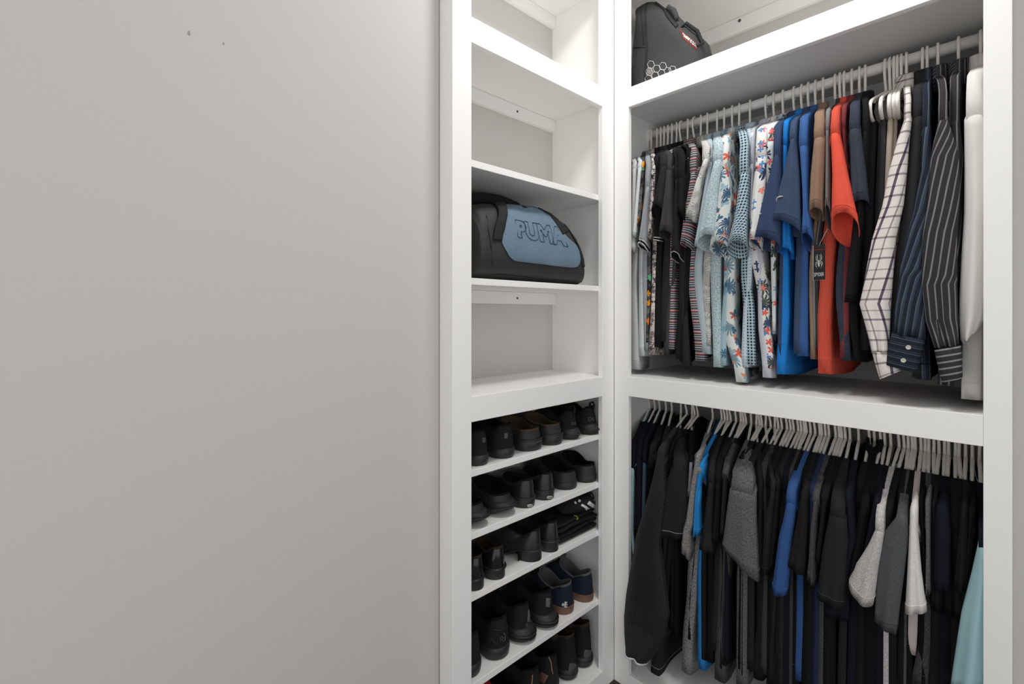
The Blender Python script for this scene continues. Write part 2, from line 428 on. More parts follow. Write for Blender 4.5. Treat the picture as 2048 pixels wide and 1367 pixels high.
def make_sleeve(root, name, rows, cuff, ys, drop, mat, seed, bdep=0.033, cuffmat=None, cuff_rows=None, lip=None, gather=0.0, lipmat=None):
    """rows: [(px_y, px_l, px_r)] from the seam down; cuff: (xl, yl, xr, yr)."""
    R = random.Random(seed); N = 28
    rr = []
    for (py, xl, xr, yy) in rows:
        y = yy
        A = ony(xl, py, y); B = ony(xr, py, y)
        rr.append([(A.x + B.x) / 2, (B.x - A.x) / 2, A.z * 0.5 + B.z * 0.5, y, 0.0])
    xl, yl, xr, yr, yy = cuff
    A = ony(xl, yl, yy); B = ony(xr, yr, yy)
    rr.append([(A.x + B.x) / 2, abs(B.x - A.x) / 2, (A.z + B.z) / 2, yy, (B.z - A.z)])
    # densify
    ph = R.random() * 6
    dense = []
    for i in range(len(rr) - 1):
        n = max(3, int(abs(rr[i][2] - rr[i + 1][2]) / 0.02))
        for k in range(n):
            t = k / n
            dense.append([lerp(rr[i][j], rr[i + 1][j], t) for j in range(5)])
    dense.append(rr[-1])
    M = len(dense); rings = []
    ztop = dense[0][2]; zbot = dense[-1][2]
    # cap above the seam
    c0 = dense[0]
    for (dz, s, back) in ((0.030, 0.25, 0.05), (0.022, 0.7, 0.035), (0.010, 0.93, 0.012)):
        rings.append(ring_of(c0[0], c0[1] * s, c0[2] + dz, c0[3] + back, bdep * s, 0, 0, N, 0, ph))
    for i, d in enumerate(dense):
        v = i / (M - 1)
        tilt = d[4] if i == M - 1 else dense[-1][4] * (v ** 3)
        b = bdep * lerp(0.9, 1.12, v)
        rings.append(ring_of(d[0], d[1], d[2], d[3], b, tilt, drop * v ** 3, N, 0.06 * v + gather * (1 if v > 0.7 else 0.3), ph))
    outer = rings
    # hem lip and inner wall
    last = outer[-1]; cx = sum(p[0] for p in last) / N; cy = sum(p[1] for p in last) / N
    def shrink(r, k, dz): return [(cx + (p[0] - cx) * k, cy + (p[1] - cy) * k, p[2] + dz) for p in r]
    inner = [shrink(last, 0.955, 0.001), shrink(last, 0.93, 0.012)]
    for j in (4, 8, 12):
        if M - 1 - j > 1:
            q = outer[3 + M - 1 - j]; qx = sum(p[0] for p in q) / N; qy = sum(p[1] for p in q) / N
            inner.append([(qx + (p[0] - qx) * 0.88, qy + (p[1] - qy) * 0.88, p[2]) for p in q])
    allr = outer + inner
    v, f = loft(allr, True, True, True)
    o = mesh_obj(name, v, f, mat, root, True, uv_by_ring(allr))
    if lip:   # stitched hem line(s): thin raised rings
        for li, (dz, wd) in enumerate(lip):
            m = MB(); idx = min(range(3, len(outer)), key=lambda q: abs((outer[q][0][2] - outer[-1][0][2]) - dz))
            ring = outer[idx]; qx = sum(p[0] for p in ring) / N; qy = sum(p[1] for p in ring) / N
            m.tube([(qx + (p[0] - qx) * 1.012, qy + (p[1] - qy) * 1.012, p[2]) for p in ring], wd, 6, closed=True)
            m.build('hem_seam', lipmat or mat, o, True)
    return o, outer
def ring_of(cx, a, z, y0, b, tilt, drop, N, wob, ph):
    a, b2 = alpha_fix(a, b, cx, y0 + b); cy = y0 + 0.45 * b2
    r = []
    for k in range(N):
        th = 2 * PI * k / N
        w_ = 1 + wob * math.cos(3 * th + ph) + wob * 0.6 * math.cos(5 * th - ph)
        dx = math.cos(th) * a * (1 + 0.5 * (w_ - 1)); dy = math.sin(th) * abs(math.sin(th)) ** 0.2 * b2 * w_ * (0.45 if math.sin(th) < 0 else 1.55) + wob * 1.8 * b2 * math.sin(2.3 * PI * math.cos(th) * 0.8 + ph) * abs(math.sin(th))
        zz = z + (tilt * dx / (2 * a) if a else 0) - drop * (0.5 + 0.5 * math.sin(th))
        r.append((cx + dx, cy + dy, zz))
    return r

def make_collar(root, x, zt, mat, kind, un, tw=0.014, yaw=0.0, name='collar'):
    N = 28
    if kind == 'polo':
        prof = [(0.80, -0.016), (0.82, 0.004), (0.88, 0.015), (0.98, 0.018), (1.10, 0.012), (1.22, -0.008), (1.30, -0.026), (1.24, -0.026), (1.10, -0.006)]
    elif kind == 'dress':
        prof = [(0.84, -0.020), (0.84, 0.012), (0.86, 0.030), (0.96, 0.036), (1.08, 0.032), (1.22, 0.010), (1.36, -0.022), (1.42, -0.034), (1.34, -0.034), (1.12, -0.004)]
    else:
        prof = [(0.97, -0.006), (0.98, 0.003), (1.02, 0.006), (1.05, 0.002), (1.05, -0.010), (1.0, -0.010)]
    rings = []
    for s, dz in prof:
        r = []
        for k in range(N):
            th = 2 * PI * k / N
            yv = -math.cos(th) * un * s
            xv = math.sin(th) * (tw * s + (0.006 if s > 1.05 and kind != 'crew' else 0))
            slope = -0.36 * (abs(yv) - un * 0.75)
            r.append((x + xv + yv * math.tan(yaw) * -1, YR + yv, zt + dz + slope))
        rings.append(r)
    v, f = loft(rings, True)
    return mesh_obj(name, v, f, mat, root, True, uv_by_ring(rings))

def garment(key, kind, nm, label, cat, hook, mat, seam=None, cuff=None, mid=(), ys=0.035, drop=0.0, body=(), hem=None, collar='polo', collarmat=None,
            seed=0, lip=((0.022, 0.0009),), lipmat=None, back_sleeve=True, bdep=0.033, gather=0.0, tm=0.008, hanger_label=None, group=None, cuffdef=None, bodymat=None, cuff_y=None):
    zr = RODZ[key]; rx = Xat(hook, YR) if not isinstance(hook, float) or hook > 5 else hook
    zn = zr + 0.0205 - HH
    R = random.Random(seed * 7 + int(hook * 10))
    # shoulder seam in space
    if seam:
        z_, sy, sl, sr = seam; pl, pr, py = zx(z_, sl), zx(z_, sr), zy(z_, sy)
        A = ony(pl, py, ys); B = ony(pr, py, ys); sx = (A.x + B.x) / 2; sh = (B.x - A.x) / 2; sz = (A.z + B.z) / 2
    else:
        sx, sh, sz = rx + 0.012 + R.uniform(-0.004, 0.004), 0.013, zn - 0.13
        ys = min(max(ys, 0.045), 0.052)
    sz = min(sz, zn - 0.125)
    yaw = math.atan2((sx - rx), -(YR - ys - 0.02)) if False else math.atan2(sx - rx, YR - ys)
    root = empty(kind, (rx, YR, zn - 0.02), label, cat, group)
    un = 0.056 if collar in ('polo', 'dress') else (0.105 if collar == 'crew' else 0.07)
    zt = zn + arm_z(un) + 0.0095
    hz = hem if hem else None
    # body rows
    brow = []
    for (z_, by, bl, br) in body:
        pl, pr, py = zx(z_, bl), zx(z_, br), zy(z_, by)
        yb_ = 0.075
        A = ony(pl, py, yb_); B = ony(pr, py, yb_)
        t = min((B.x - A.x) / 2, 0.021)
        brow.append((A.z, A.x + t, t))
    if not brow:
        bz = (1.19 if key == 'u' else 0.20) + R.uniform(-0.01, 0.05)
        cxr = sx
        brow = [(sz - 0.15, cxr, 0.011), (bz, lerp(cxr, rx, 0.25), 0.013)]
    elif len(brow) == 1:
        b0 = brow[0]; brow = [(lerp(sz, b0[0], 0.35), lerp(sx, b0[1], 0.4), b0[2] * 0.9)] + brow
    hemz = brow[-1][0]
    rows = []   # z, yf, xf, tf, yb
    us = 0.27 - ys
    K = 7
    for i in range(K):
        t = i / (K - 1)
        u = lerp(un, us - 0.022, t)
        z = zn + arm_z(u) + 0.0095
        rows.append((z, YR - u, lerp(rx, sx, (u / us)), lerp(0.010, sh * 0.95, t), YR + u, lerp(0.009, 0.012, t)))
    zsh = rows[-1][0]
    zs = min(sz, zsh - 0.03)
    rows.append((lerp(zsh, zs, 0.30), ys + 0.008, sx, sh * 0.98, YR + us - 0.008, 0.013))
    rows.append((lerp(zsh, zs, 0.65), ys + 0.002, sx, sh, YR + us - 0.002, 0.014))
    rows.append((zs, ys + 0.002, sx, sh, YR + us - 0.004, 0.014))
    z1, x1, t1 = brow[0]
    z1 = min(z1, zs - 0.04)
    rows.append((zs - 0.025, ys + 0.03, lerp(sx, x1, 0.2), lerp(sh, t1, 0.7), YR + 0.215, 0.013))
    ws = [(zs - 0.025, lerp(sx, x1, 0.2), t1)] + [(min(z1, zs - 0.05), x1, t1)] + [b for b in brow[1:]]
    for (za, xa, ta), (zb, xb_, tb_) in zip(ws, ws[1:]):
        n = max(2, int(abs(za - zb) / 0.035))
        for k in range(1, n + 1):
            t = k / n
            rows.append((lerp(za, zb, t), 0.072, lerp(xa, xb_, sstep(t)), lerp(ta, tb_, t), YR + 0.222, 0.014))
    f1, f2, p1, p2 = R.uniform(1.5, 2.6), R.uniform(3, 5), R.random() * 6, R.random() * 6
    ztop, zbot = rows[0][0], rows[-1][0]
    def fold(s, z):
        v = (ztop - z) / (ztop - zbot)
        return (0.0045 * math.sin(f1 * PI * s + p1 + v * 0.8) + 0.0022 * math.sin(f2 * PI * s + p2 - v)) * sstep((v - 0.15) * 1.6) * min(1, s * 6)
    rings = []; uvs = []
    N = 44
    for (z, yf, xf, tf, yb, tb) in rows:
        p, u_ = body_loop(xf, yf, rx, yb, tf, tm, tb, z, N, fold)
        # hem sags a little toward the middle
        v = (ztop - z) / (ztop - zbot)
        p = [(a, b, c - 0.012 * sstep((v - 0.8) * 5) * math.sin(PI * min(1, max(0, (b - 0.07) / 0.42)))) for a, b, c in p]
        rings.append(p); uvs += arc_uv(p, z)
    # inner hem
    def inw(r, k, dz):
        return [(lerp(rx if False else sum(q[0] for q in r) / N, a, k) if False else a, b, c + dz) for a, b, c in r]
    lastr = rings[-1]
    inn = [];
    for k in range(N):
        o_ = lastr[(N - k) % N]; a, b, c = lastr[k]
        inn.append((lerp(a, (a + o_[0]) / 2, 0.25), b * 0.995 + 0.005 * YR, c + 0.004))
    rings.append(inn); uvs += uvs[-N:]
    v, f = loft(rings, True)
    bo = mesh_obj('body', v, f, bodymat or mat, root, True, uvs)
    # hem stitch on the body
    hr = min(range(len(rows)), key=lambda q: abs(rows[q][0] - (hemz + 0.03)))
    m = MB(); m.tube(rings[hr], 0.0009, 5, closed=True); m.build('hem_seam', lipmat or bodymat or mat, bo, True)
    # front sleeve
    if cuff:
        rws = [(zy(seam[0], seam[1]), zx(seam[0], seam[2]), zx(seam[0], seam[3]), ys)]
        nm_ = len(mid)
        ye = cuff_y if cuff_y is not None else ys - 0.004
        for i, (z_, my, ml, mr) in enumerate(mid): rws.append((zy(z_, my), zx(z_, ml), zx(z_, mr), lerp(ys, ye, (i + 1) / (nm_ + 1))))
        c = (zx(cuff[0], cuff[1]), zy(cuff[0], cuff[2]), zx(cuff[0], cuff[3]), zy(cuff[0], cuff[4]), ye)
        so, outer = make_sleeve(root, 'sleeve', rws, c, ys, drop, mat, seed, bdep, lip=lip, gather=gather, lipmat=lipmat)
    else:
        so, outer = plain_sleeve(root, sx, sz, ys, sh, 0.22, mat, seed, 1)
    if back_sleeve: plain_sleeve(root, rx + 0.0, sz, YR + us - 0.05, 0.012, 0.21, mat, seed + 3, -1)
    if collar == 'polo': make_collar(root, rx, zt, collarmat or mat, 'polo', un, yaw=yaw)
    elif collar == 'dress': make_collar(root, rx, zt, collarmat or mat, 'dress', un, 0.017, yaw=yaw)
    elif collar == 'crew': make_collar(root, rx, zt, collarmat or mat, 'crew', un, 0.011, yaw=yaw, name='neckband')
    place_hanger(key, rx, -yaw * -1 if True else 0, hanger_label or ('white hanger of the ' + nm))
    return root, bo, so, outer, (rx, sx, sz, ys, sh)
def plain_sleeve(root, sx, sz, y0, sh, L, mat, seed, sgn):
    N = 20; rings = []; R = random.Random(seed)
    for i in range(9):
        v = i / 8
        s = 0.5 if i == 0 else 1
        a = sh * s * lerp(1, 1.15, v); b = 0.028 * s * lerp(1, 1.2, v)
        rings.append([(sx + 0.006 * v + math.cos(2 * PI * k / N) * a, y0 + 0.03 + math.sin(2 * PI * k / N) * b, sz + 0.012 - L * v) for k in range(N)])
    last = rings[-1]
    rings.append([(sx + 0.006 + (p[0] - sx - 0.006) * 0.93, y0 + 0.03 + (p[1] - y0 - 0.03) * 0.93, p[2] + 0.015) for p in last])
    v, f = loft(rings, True, True, True)
    return mesh_obj('sleeve', v, f, mat, root, True, uv_by_ring(rings)), rings

# ------------------------------------------------------------------ cloths
BLK = fabric('black_cotton', 'plain', (23, 23, 25))
BLK2 = fabric('soft_black_cotton', 'plain', (31, 30, 32))
BLK3 = fabric('faded_black_cotton', 'plain', (42, 40, 42))
BRB = fabric('brown_black_cotton', 'plain', (36, 32, 33))
NVB = fabric('blue_black_cotton', 'plain', (26, 28, 38))
CHA = fabric('charcoal_cotton', 'plain', (64, 62, 65))
RIBB = fabric('ribbed_black_knit', 'plain', (52, 51, 53), rib=0.0042)
RIBC = fabric('ribbed_coral_knit', 'plain', (236, 98, 78), rib=0.0035)
LGT = fabric('light_grey_jersey', 'heather', (186, 186, 186), (204, 204, 203))
LGT2 = fabric('pale_grey_jersey', 'heather', (196, 203, 206), (212, 217, 219))
GRP = fabric('grey_pique', 'melange', (136, 140, 144), (158, 162, 166))
ALD = fabric('dark_tropical_print', 'motif', (58, 58, 60), (84, 84, 84), layers=[(33, 7, 0.55, [(110, 110, 108), (40, 40, 44)], 1.3, 0.7), (26, 5, 0.34, [(235, 150, 30), (230, 120, 40), (90, 180, 130)], 4.1, 0.4)])
PNF = fabric('pink_grey_floral', 'motif', (214, 198, 194), (190, 182, 180), layers=[(45, 6, 0.6, [(84, 78, 78), (150, 140, 140), (60, 56, 58)], 2.3, 0.75), (60, 5, 0.5, [(110, 104, 104), (232, 226, 222)], 7.3, 0.6)])
STR = fabric('grey_red_stripe', 'hstripe', (90, 88, 96), period=0.036, stops=[(0, (88, 82, 92)), (0.10, (205, 205, 206)), (0.16, (70, 66, 76)), (0.30, (205, 205, 206)), (0.36, (84, 80, 88)), (0.52, (196, 196, 200)), (0.58, (76, 72, 80)), (0.70, (190, 90, 84)), (0.80, (205, 205, 206)), (0.86, (90, 84, 92))])
LEAF = fabric('pale_leaf_print', 'motif', (216, 216, 213), (206, 207, 206), layers=[(22, 17, 0.62, [(160, 158, 153), (140, 136, 130), (184, 182, 178)], 3.7, 0.75), (34, 9, 0.6, [(176, 174, 170), (196, 194, 190)], 9.2, 0.8)])
PBG = fabric('pale_blue_grey_pique', 'plain', (176, 190, 198))
MEL = fabric('aqua_melange', 'melange', (138, 160, 167), (180, 198, 203), c3=(208, 221, 224))
MEL2 = fabric('aqua_ground_print', 'motif', (168, 196, 204), (150, 180, 192), layers=[(32, 9, 0.55, [(70, 110, 134), (120, 160, 172)], 5.2, 0.6)])
ISL = fabric('cream_island_print', 'motif', (224, 223, 214), (206, 216, 218), layers=[(20, 13, 0.60, [(64, 92, 120), (86, 120, 142), (120, 148, 160)], 2.1, 0.45), (26, 5, 0.45, [(206, 100, 84), (222, 150, 110), (180, 84, 84)], 6.6, 0.26), (36, 3, 0.5, [(70, 110, 132), (92, 112, 150), (150, 180, 190)], 11.4, 0.34)])
LAT = fabric('blue_lattice_print', 'lattice', (182, 200, 208), (40, 54, 74), period=0.0096, size=0.42, c3=(150, 180, 192))
DOT = fabric('pale_blue_dot_print', 'lattice', (196, 210, 220), (110, 140, 170), period=0.010, size=0.2)
PGB = fabric('pale_silver_pique', 'plain', (194, 197, 206))
TRO = fabric('white_tropical_print', 'motif', (232, 229, 224), (222, 222, 220), layers=[(22, 11, 0.6, [(50, 62, 90), (66, 80, 108), (84, 94, 84)], 1.9, 0.42), (34, 5, 0.42, [(224, 102, 90), (210, 116, 60), (232, 140, 126)], 8.8, 0.30), (44, 4, 0.42, [(96, 140, 190), (50, 66, 110)], 13.1, 0.30)])
TRO2 = fabric('white_palm_print', 'motif', (228, 229, 226), (206, 214, 218), layers=[(26, 9, 0.60, [(72, 84, 80), (94, 114, 102), (62, 72, 96)], 5.9, 0.45), (38, 5, 0.42, [(222, 110, 110), (150, 180, 200)], 3.8, 0.3)])
NAV = fabric('navy_pique', 'plain', (58, 72, 102))
BRI = fabric('bright_blue_pique', 'plain', (38, 126, 206))
SLA = fabric('slate_navy_pique', 'plain', (64, 78, 104))
STE = fabric('steel_blue_pique', 'plain', (62, 96, 152))
TAN = fabric('brown_pique', 'heather', (138, 112, 94), (152, 126, 107))
GRY = fabric('mid_grey_pique', 'plain', (128, 129, 130))
MAR = fabric('maroon_pique', 'plain', (124, 60, 64))
SLB = fabric('slate_black_pique', 'plain', (58, 64, 76))
KHA = fabric('khaki_twill', 'plain', (188, 174, 158))
BTW = fabric('black_twill', 'plain', (42, 41, 44))
BTS = fabric('black_striped_twill', 'vstripe', (40, 40, 44), period=0.02, stops=[(0, (44, 43, 47)), (0.8, (80, 78, 84)), (0.9, (44, 43, 47))])
PLA = fabric('cream_plaid', 'plaid', (228, 222, 216), period=0.052)
BSH = fabric('black_poplin', 'plain', (46, 46, 50))
NST = fabric('navy_stripe_poplin', 'vstripe', (44, 50, 62), period=0.017, stops=[(0, (38, 43, 54)), (0.40, (38, 43, 54)), (0.44, (116, 132, 150)), (0.50, (50, 58, 72)), (0.60, (84, 98, 116)), (0.66, (38, 43, 54)), (0.80, (70, 82, 98)), (0.86, (38, 43, 54))])
NSTC = fabric('navy_stripe_cuff', 'hstripe', (44, 50, 62), period=0.016, stops=[(0, (36, 40, 50)), (0.34, (92, 100, 112)), (0.42, (36, 40, 50)), (0.62, (66, 74, 88)), (0.70, (36, 40, 50))])
BST = fabric('black_stripe_poplin', 'vstripe', (58, 55, 59), period=0.0145, stops=[(0, (56, 53, 57)), (0.56, (56, 53, 57)), (0.62, (112, 110, 114)), (0.68, (168, 166, 168)), (0.72, (84, 82, 86)), (0.78, (140, 138, 142)), (0.84, (56, 53, 57))])
BSTC = fabric('black_stripe_cuff', 'hstripe', (58, 55, 59), period=0.0145, stops=[(0, (56, 53, 57)), (0.60, (138, 136, 140)), (0.86, (56, 53, 57))])
WHT = fabric('white_poplin', 'plain', (226, 224, 220))
AQU = fabric('light_aqua_jersey', 'plain', (158, 194, 202))
SLU = fabric('dark_slate_blue_jersey', 'plain', (62, 80, 98))
LAV = fabric('lavender_grey_jersey', 'plain', (136, 130, 142))
HEA = fabric('grey_heather_jersey', 'heather', (84, 83, 83), (160, 158, 156))
HEC = fabric('charcoal_heather_jersey', 'heather', (74, 73, 75), (116, 115, 117))
HEC2 = fabric('dark_heather_jersey', 'heather', (58, 57, 59), (88, 86, 88))
BRB2 = fabric('bright_blue_jersey', 'plain', (44, 132, 200))
BLU = fabric('denim_blue_jersey', 'plain', (56, 88, 142))
LHE = fabric('light_heather_jersey', 'heather', (168, 166, 166), (212, 209, 206))
SLG = fabric('slate_grey_jersey', 'heather', (74, 77, 80), (90, 92, 95))
WTS = fabric('off_white_jersey', 'heather', (216, 212, 208), (232, 229, 226))
PIW = fabric('pinkish_white_jersey', 'plain', (208, 194, 194))
WBK = fabric('black_ripstop', 'plain', (38, 37, 40), rib=0.0062, rough=0.55, spec=0.3)
PIPE = paint('light_piping', (205, 203, 202), 0.7, 0.2)
GPIPE = paint('grey_piping', (150, 148, 146), 0.7, 0.2)
BUTN = paint('shirt_button', (196, 192, 182), 0.3, 0.5)
DARKST = paint('dark_stitch', (60, 58, 60), 0.9, 0.1)

def stripes_on(outer, parent, zs, mat, wd=0.0022, name='cuff_stripe'):
    N = len(outer[0])
    for dz in zs:
        idx = min(range(3, len(outer)), key=lambda q: abs((outer[q][0][2] - outer[-1][0][2]) - dz))
        ring = outer[idx]; qx = sum(p[0] for p in ring) / N; qy = sum(p[1] for p in ring) / N; off = (outer[-1][0][2] + dz) - ring[0][2]
        m = MB(); m.tube([(qx + (p[0] - qx) * 1.015, qy + (p[1] - qy) * 1.015, p[2] + off) for p in ring], wd, 6, closed=True)
        m.build(name, mat, parent, True)
def bvh_of(o):
    base = root_loc(o)
    return BVHTree.FromPolygons([v.co + base for v in o.data.vertices], [tuple(p.vertices) for p in o.data.polygons])
def cast(bv, px, py):
    d = ray(px, py).normalized(); h = bv.ray_cast(CAM, d)
    if h[0] is None:
        t = 1.6
        for _ in range(12):
            h2 = bv.find_nearest(CAM + d * t); p, nn = h2[0], h2[1]; t = (p - CAM).dot(d)
    else: p, nn = h[0], h[1]
    if nn.dot(d) > 0: nn = -nn
    return p, nn
def stroke(bv, name, pxs, wpx, mat, parent, eps=0.0012, closed=False):
    """a flat raised stroke laid over a surface"""
    pts = [cast(bv, *q) for q in pxs]
    m = MB(); m.tube([p + n * eps for p, n in pts], wpx, 6, closed=closed); return m.build(name, mat, parent, True)
def swoosh(so, parent_mat, px):
    bv = bvh_of(so)
    n = len(px); m = MB()
    pts = [cast(bv, *q) for q in px]
    m.tube([p + nn * 0.001 for p, nn in pts], [0.0008 + 0.0019 * math.sin(PI * min(1, (i + 0.6) / n)) for i in range(n)], 6)
    return m.build('logo_mark', PIPE, so, True)

G = {}
# ---- upper row, left to right
def U(i, *a, **k):
    k.setdefault('seed', i); G['u%d' % i] = garment('u', *a, **k); return G['u%d' % i]
SH_ = 'polo_shirt'
U(1, 't_shirt', 'leftmost light grey tee', 'light grey t-shirt at the far left end of the upper rod, beside the stile', 'shirt', 1267.4, LGT, ('3', 490, 52, 100), ('3', 42, 1240, 90, 1250), body=[('4', 300, 50, 112), ('4', 1080, 50, 215)], collar='crew')
U(2, SH_, 'pale silvery polo near the left end', 'pale silvery grey polo shirt, second from the left on the upper rod', 'shirt', 1276.2, LGT2, ('3', 480, 104, 150), ('3', 50, 1105, 98, 1115), body=[('4', 250, 118, 190), ('4', 960, 118, 185)], ys=0.03)
U(3, 'camp_shirt', 'dark tropical shirt with orange dots', 'dark grey tropical print shirt with small orange flowers on the upper rod', 'shirt', 1286.7, ALD, ('3', 510, 126, 172), ('3', 100, 1000, 135, 1012), body=[('4', 300, 200, 242), ('4', 840, 178, 216)])
g = U(4, SH_, 'grey polo with banded cuff', 'grey polo shirt with black and white banded sleeve cuff on the upper rod', 'shirt', 1296.0, GRP, ('3', 655, 172, 226), ('3', 92, 1165, 186, 1175), drop=0.03, ys=0.022, body=[('4', 150, 125, 212), ('4', 910, 170, 214)])
stripes_on(g[3], g[2], [0.004, 0.018], PIPE); stripes_on(g[3], g[2], [0.011], BLK, 0.0035)
U(5, 'camp_shirt', 'pink and grey floral shirt', 'pink shirt with dense grey floral print at the left of the upper rod', 'shirt', 1302.5, PNF, ('3', 600, 228, 275), ('3', 186, 1110, 232, 1130), ys=0.04, body=[('4', 200, 244, 292), ('4', 950, 215, 280)])
g = U(6, SH_, 'black polo with white cuff stripes', 'black polo shirt with two white stripes around its cuff on the upper rod', 'shirt', 1313.5, BLK2, ('3', 480, 290, 345), ('3', 232, 1145, 318, 1150), ys=0.045, body=[('4', 500, 262, 330), ('4', 880, 258, 332)])
stripes_on(g[3], g[2], [0.004, 0.014], PIPE, 0.0018)
U(7, SH_, 'ribbed charcoal polo', 'ribbed charcoal polo shirt with wide open sleeve on the upper rod', 'shirt', 1321.2, RIBB, ('3', 470, 302, 386), ('3', 203, 850, 342, 800), ys=0.008, drop=0.055, body=[('4', 600, 320, 480), ('4', 830, 320, 490)])
U(8, SH_, 'smooth charcoal polo', 'smooth charcoal grey polo shirt right of the ribbed one on the upper rod', 'shirt', 1327.8, CHA, ('3', 500, 355, 425), ('3', 272, 1055, 428, 1045), ys=0.012, drop=0.035)
g = U(9, SH_, 'dark polo with grey cuff piping', 'dark charcoal polo shirt with pale piping on its drooping cuff, upper rod', 'shirt', 1335.0, BLK3, ('3', 585, 432, 505), ('3', 384, 1245, 500, 1240), ys=0.03, drop=0.04, body=[('4', 400, 488, 575), ('4', 1050, 500, 640)])
stripes_on(g[3], g[2], [0.001], GPIPE, 0.0018)
g = U(10, SH_, 'black polo with white shoulder logo', 'black polo shirt with a white mark on its shoulder on the upper rod', 'shirt', 1343.1, BLK2, ('3', 575, 465, 545), ('3', 452, 860, 535, 905), ys=0.008, drop=0.03)
U(11, SH_, 'black polo left of the striped ones', 'plain black polo shirt left of the grey and red striped shirts', 'shirt', 1352.3, BLK, ('3', 400, 545, 600), ('3', 520, 760, 575, 780), ys=0.035)
bv = bvh_of(G['u11'][2])
for j in range(3):
    stroke(bv, 'logo_mark', [(zx('3', 546 + 6 * j), zy('3', 400 - 30 * j)), (zx('3', 560 + 5 * j), zy('3', 382 - 26 * j)), (zx('3', 578), zy('3', 395 - 26 * j))], 0.0016, PIPE, G['u11'][2])
U(12, SH_, 'second black polo left of the striped ones', 'black polo shirt squeezed directly left of the grey and red striped shirt', 'shirt', 1363.3, BLK2, collar='polo')
U(13, SH_, 'grey and red striped polo', 'grey polo shirt with narrow white and red stripes on the upper rod', 'shirt', 1374.9, STR, ('3', 525, 576, 652), ('3', 466, 1150, 602, 1190), mid=[('3', 800, 520, 640)], ys=0.03, drop=0.02, body=[('4', 200, 570, 640), ('4', 1000, 630, 800)])
U(14, SH_, 'striped polo behind the leaf shirt', 'grey striped polo shirt half hidden behind the leaf print shirt', 'shirt', 1389.6, STR, collar='polo')
U(15, 'camp_shirt', 'pale leaf print shirt', 'pale grey shirt with brown outline leaf print on the upper rod', 'shirt', 1401.3, LEAF, ('3', 400, 690, 772), ('3', 514, 895, 642, 970), mid=[('3', 600, 620, 700)], ys=0.008, body=[('4', 400, 698, 785), ('4', 870, 715, 792)])
U(16, SH_, 'pale blue grey polo', 'pale blue grey polo shirt between the leaf and aqua speckled shirts', 'shirt', 1414.4, PBG, ('3', 430, 738, 800), ('3', 610, 1190, 685, 1205), ys=0.03, body=[('4', 200, 622, 710), ('4', 940, 680, 805)])
U(17, 'camp_shirt', 'speckled aqua shirt', 'pale aqua speckled camp shirt with a wide open sleeve on the upper rod', 'shirt', 1434.2, MEL, ('3', 412, 782, 800 + 95), ('3', 630, 1120, 818, 1060), mid=[('3', 700, 708, 845)], ys=0.005, drop=0.05, body=[('4', 200, 768, 888), ('4', 1060, 798, 890)])
U(18, 'camp_shirt', 'aqua leaf shirt left of the island print', 'aqua shirt with faint blue leaves, left of the cream island print', 'shirt', 1448.0, MEL2, ('3', 380, 905, 960), ('3', 800, 1000, 860, 1010), ys=0.045)
U(19, 'camp_shirt', 'cream island print shirt', 'cream camp shirt printed with blue palms and red flowers on the upper rod', 'shirt', 1464.9, ISL, ('3', 500, 846, 945), ('3', 742, 1160, 932, 1150), mid=[('3', 800, 812, 965)], ys=0.012, drop=0.045, body=[('4', 200, 888, 1010), ('4', 700, 888, 1012), ('4', 1195, 1000, 1145)])
U(20, 'camp_shirt', 'blue lattice print shirt', 'pale blue camp shirt with a dark blue lattice print on the upper rod', 'shirt', 1478.0, LAT, ('5', 610, -25, 82), ('5', -165, 1300, 55, 1250), mid=[('5', 1000, -80, 65)], ys=0.004, drop=0.05, body=[('6', 300, 0, 92), ('6', 700, 20, 155), ('6', 1140, 40, 148)])
U(21, SH_, 'pale dotted shirt', 'pale blue dotted shirt hidden right of the lattice print shirt', 'shirt', 1500.0, DOT, ('5', 400, 55, 115), ('5', 20, 900, 80, 910), ys=0.055)
U(22, SH_, 'silver grey polo', 'silver grey polo shirt between the lattice and white tropical prints', 'shirt', 1532.9, PGB, ('5', 530, 86, 135), ('5', 60, 1100, 120, 1110), ys=0.05, body=[('6', 720, 152, 225), ('6', 1250, 190, 288)])
U(23, 'camp_shirt', 'white tropical print shirt', 'white camp shirt with navy palms and orange parrots on the upper rod', 'shirt', 1548.3, TRO, ('5', 450, 132, 262), ('5', 52, 1255, 190, 1265), mid=[('5', 800, 92, 240)], ys=0.012, drop=0.035, body=[('6', 100, 75, 268), ('6', 600, 150, 268), ('6', 1170, 222, 300)])
U(24, 'camp_shirt', 'white palm leaf shirt', 'white shirt with grey green palm leaves left of the navy polo', 'shirt', 1567.0, TRO2, ('5', 310, 225, 352), ('5', 150, 900, 260, 930), ys=0.03, body=[('6', 200, 266, 322), ('6', 870, 284, 316)])
g = U(25, SH_, 'navy polo with low swoosh', 'navy polo shirt with white curved mark low on its left-hand sleeve', 'shirt', 1588.9, NAV, ('5', 440, 310, 398), ('5', 100, 1215, 380, 1265), mid=[('5', 800, 210, 400)], ys=0.010, drop=0.04)
swoosh(g[2], NAV, [(zx('5', 140), zy('5', 1052)), (zx('5', 165), zy('5', 1034)), (zx('5', 188), zy('5', 1020)), (zx('5', 208), zy('5', 1010))])
U(26, SH_, 'bright blue polo', 'bright blue polo shirt between two navy polos on the upper rod', 'shirt', 1604.4, BRI, ('5', 345, 398, 465), ('5', 358, 1335, 502, 1350), ys=0.035, drop=0.03, body=[('6', 200, 345, 432), ('6', 700, 325, 442), ('6', 1220, 315, 402)])
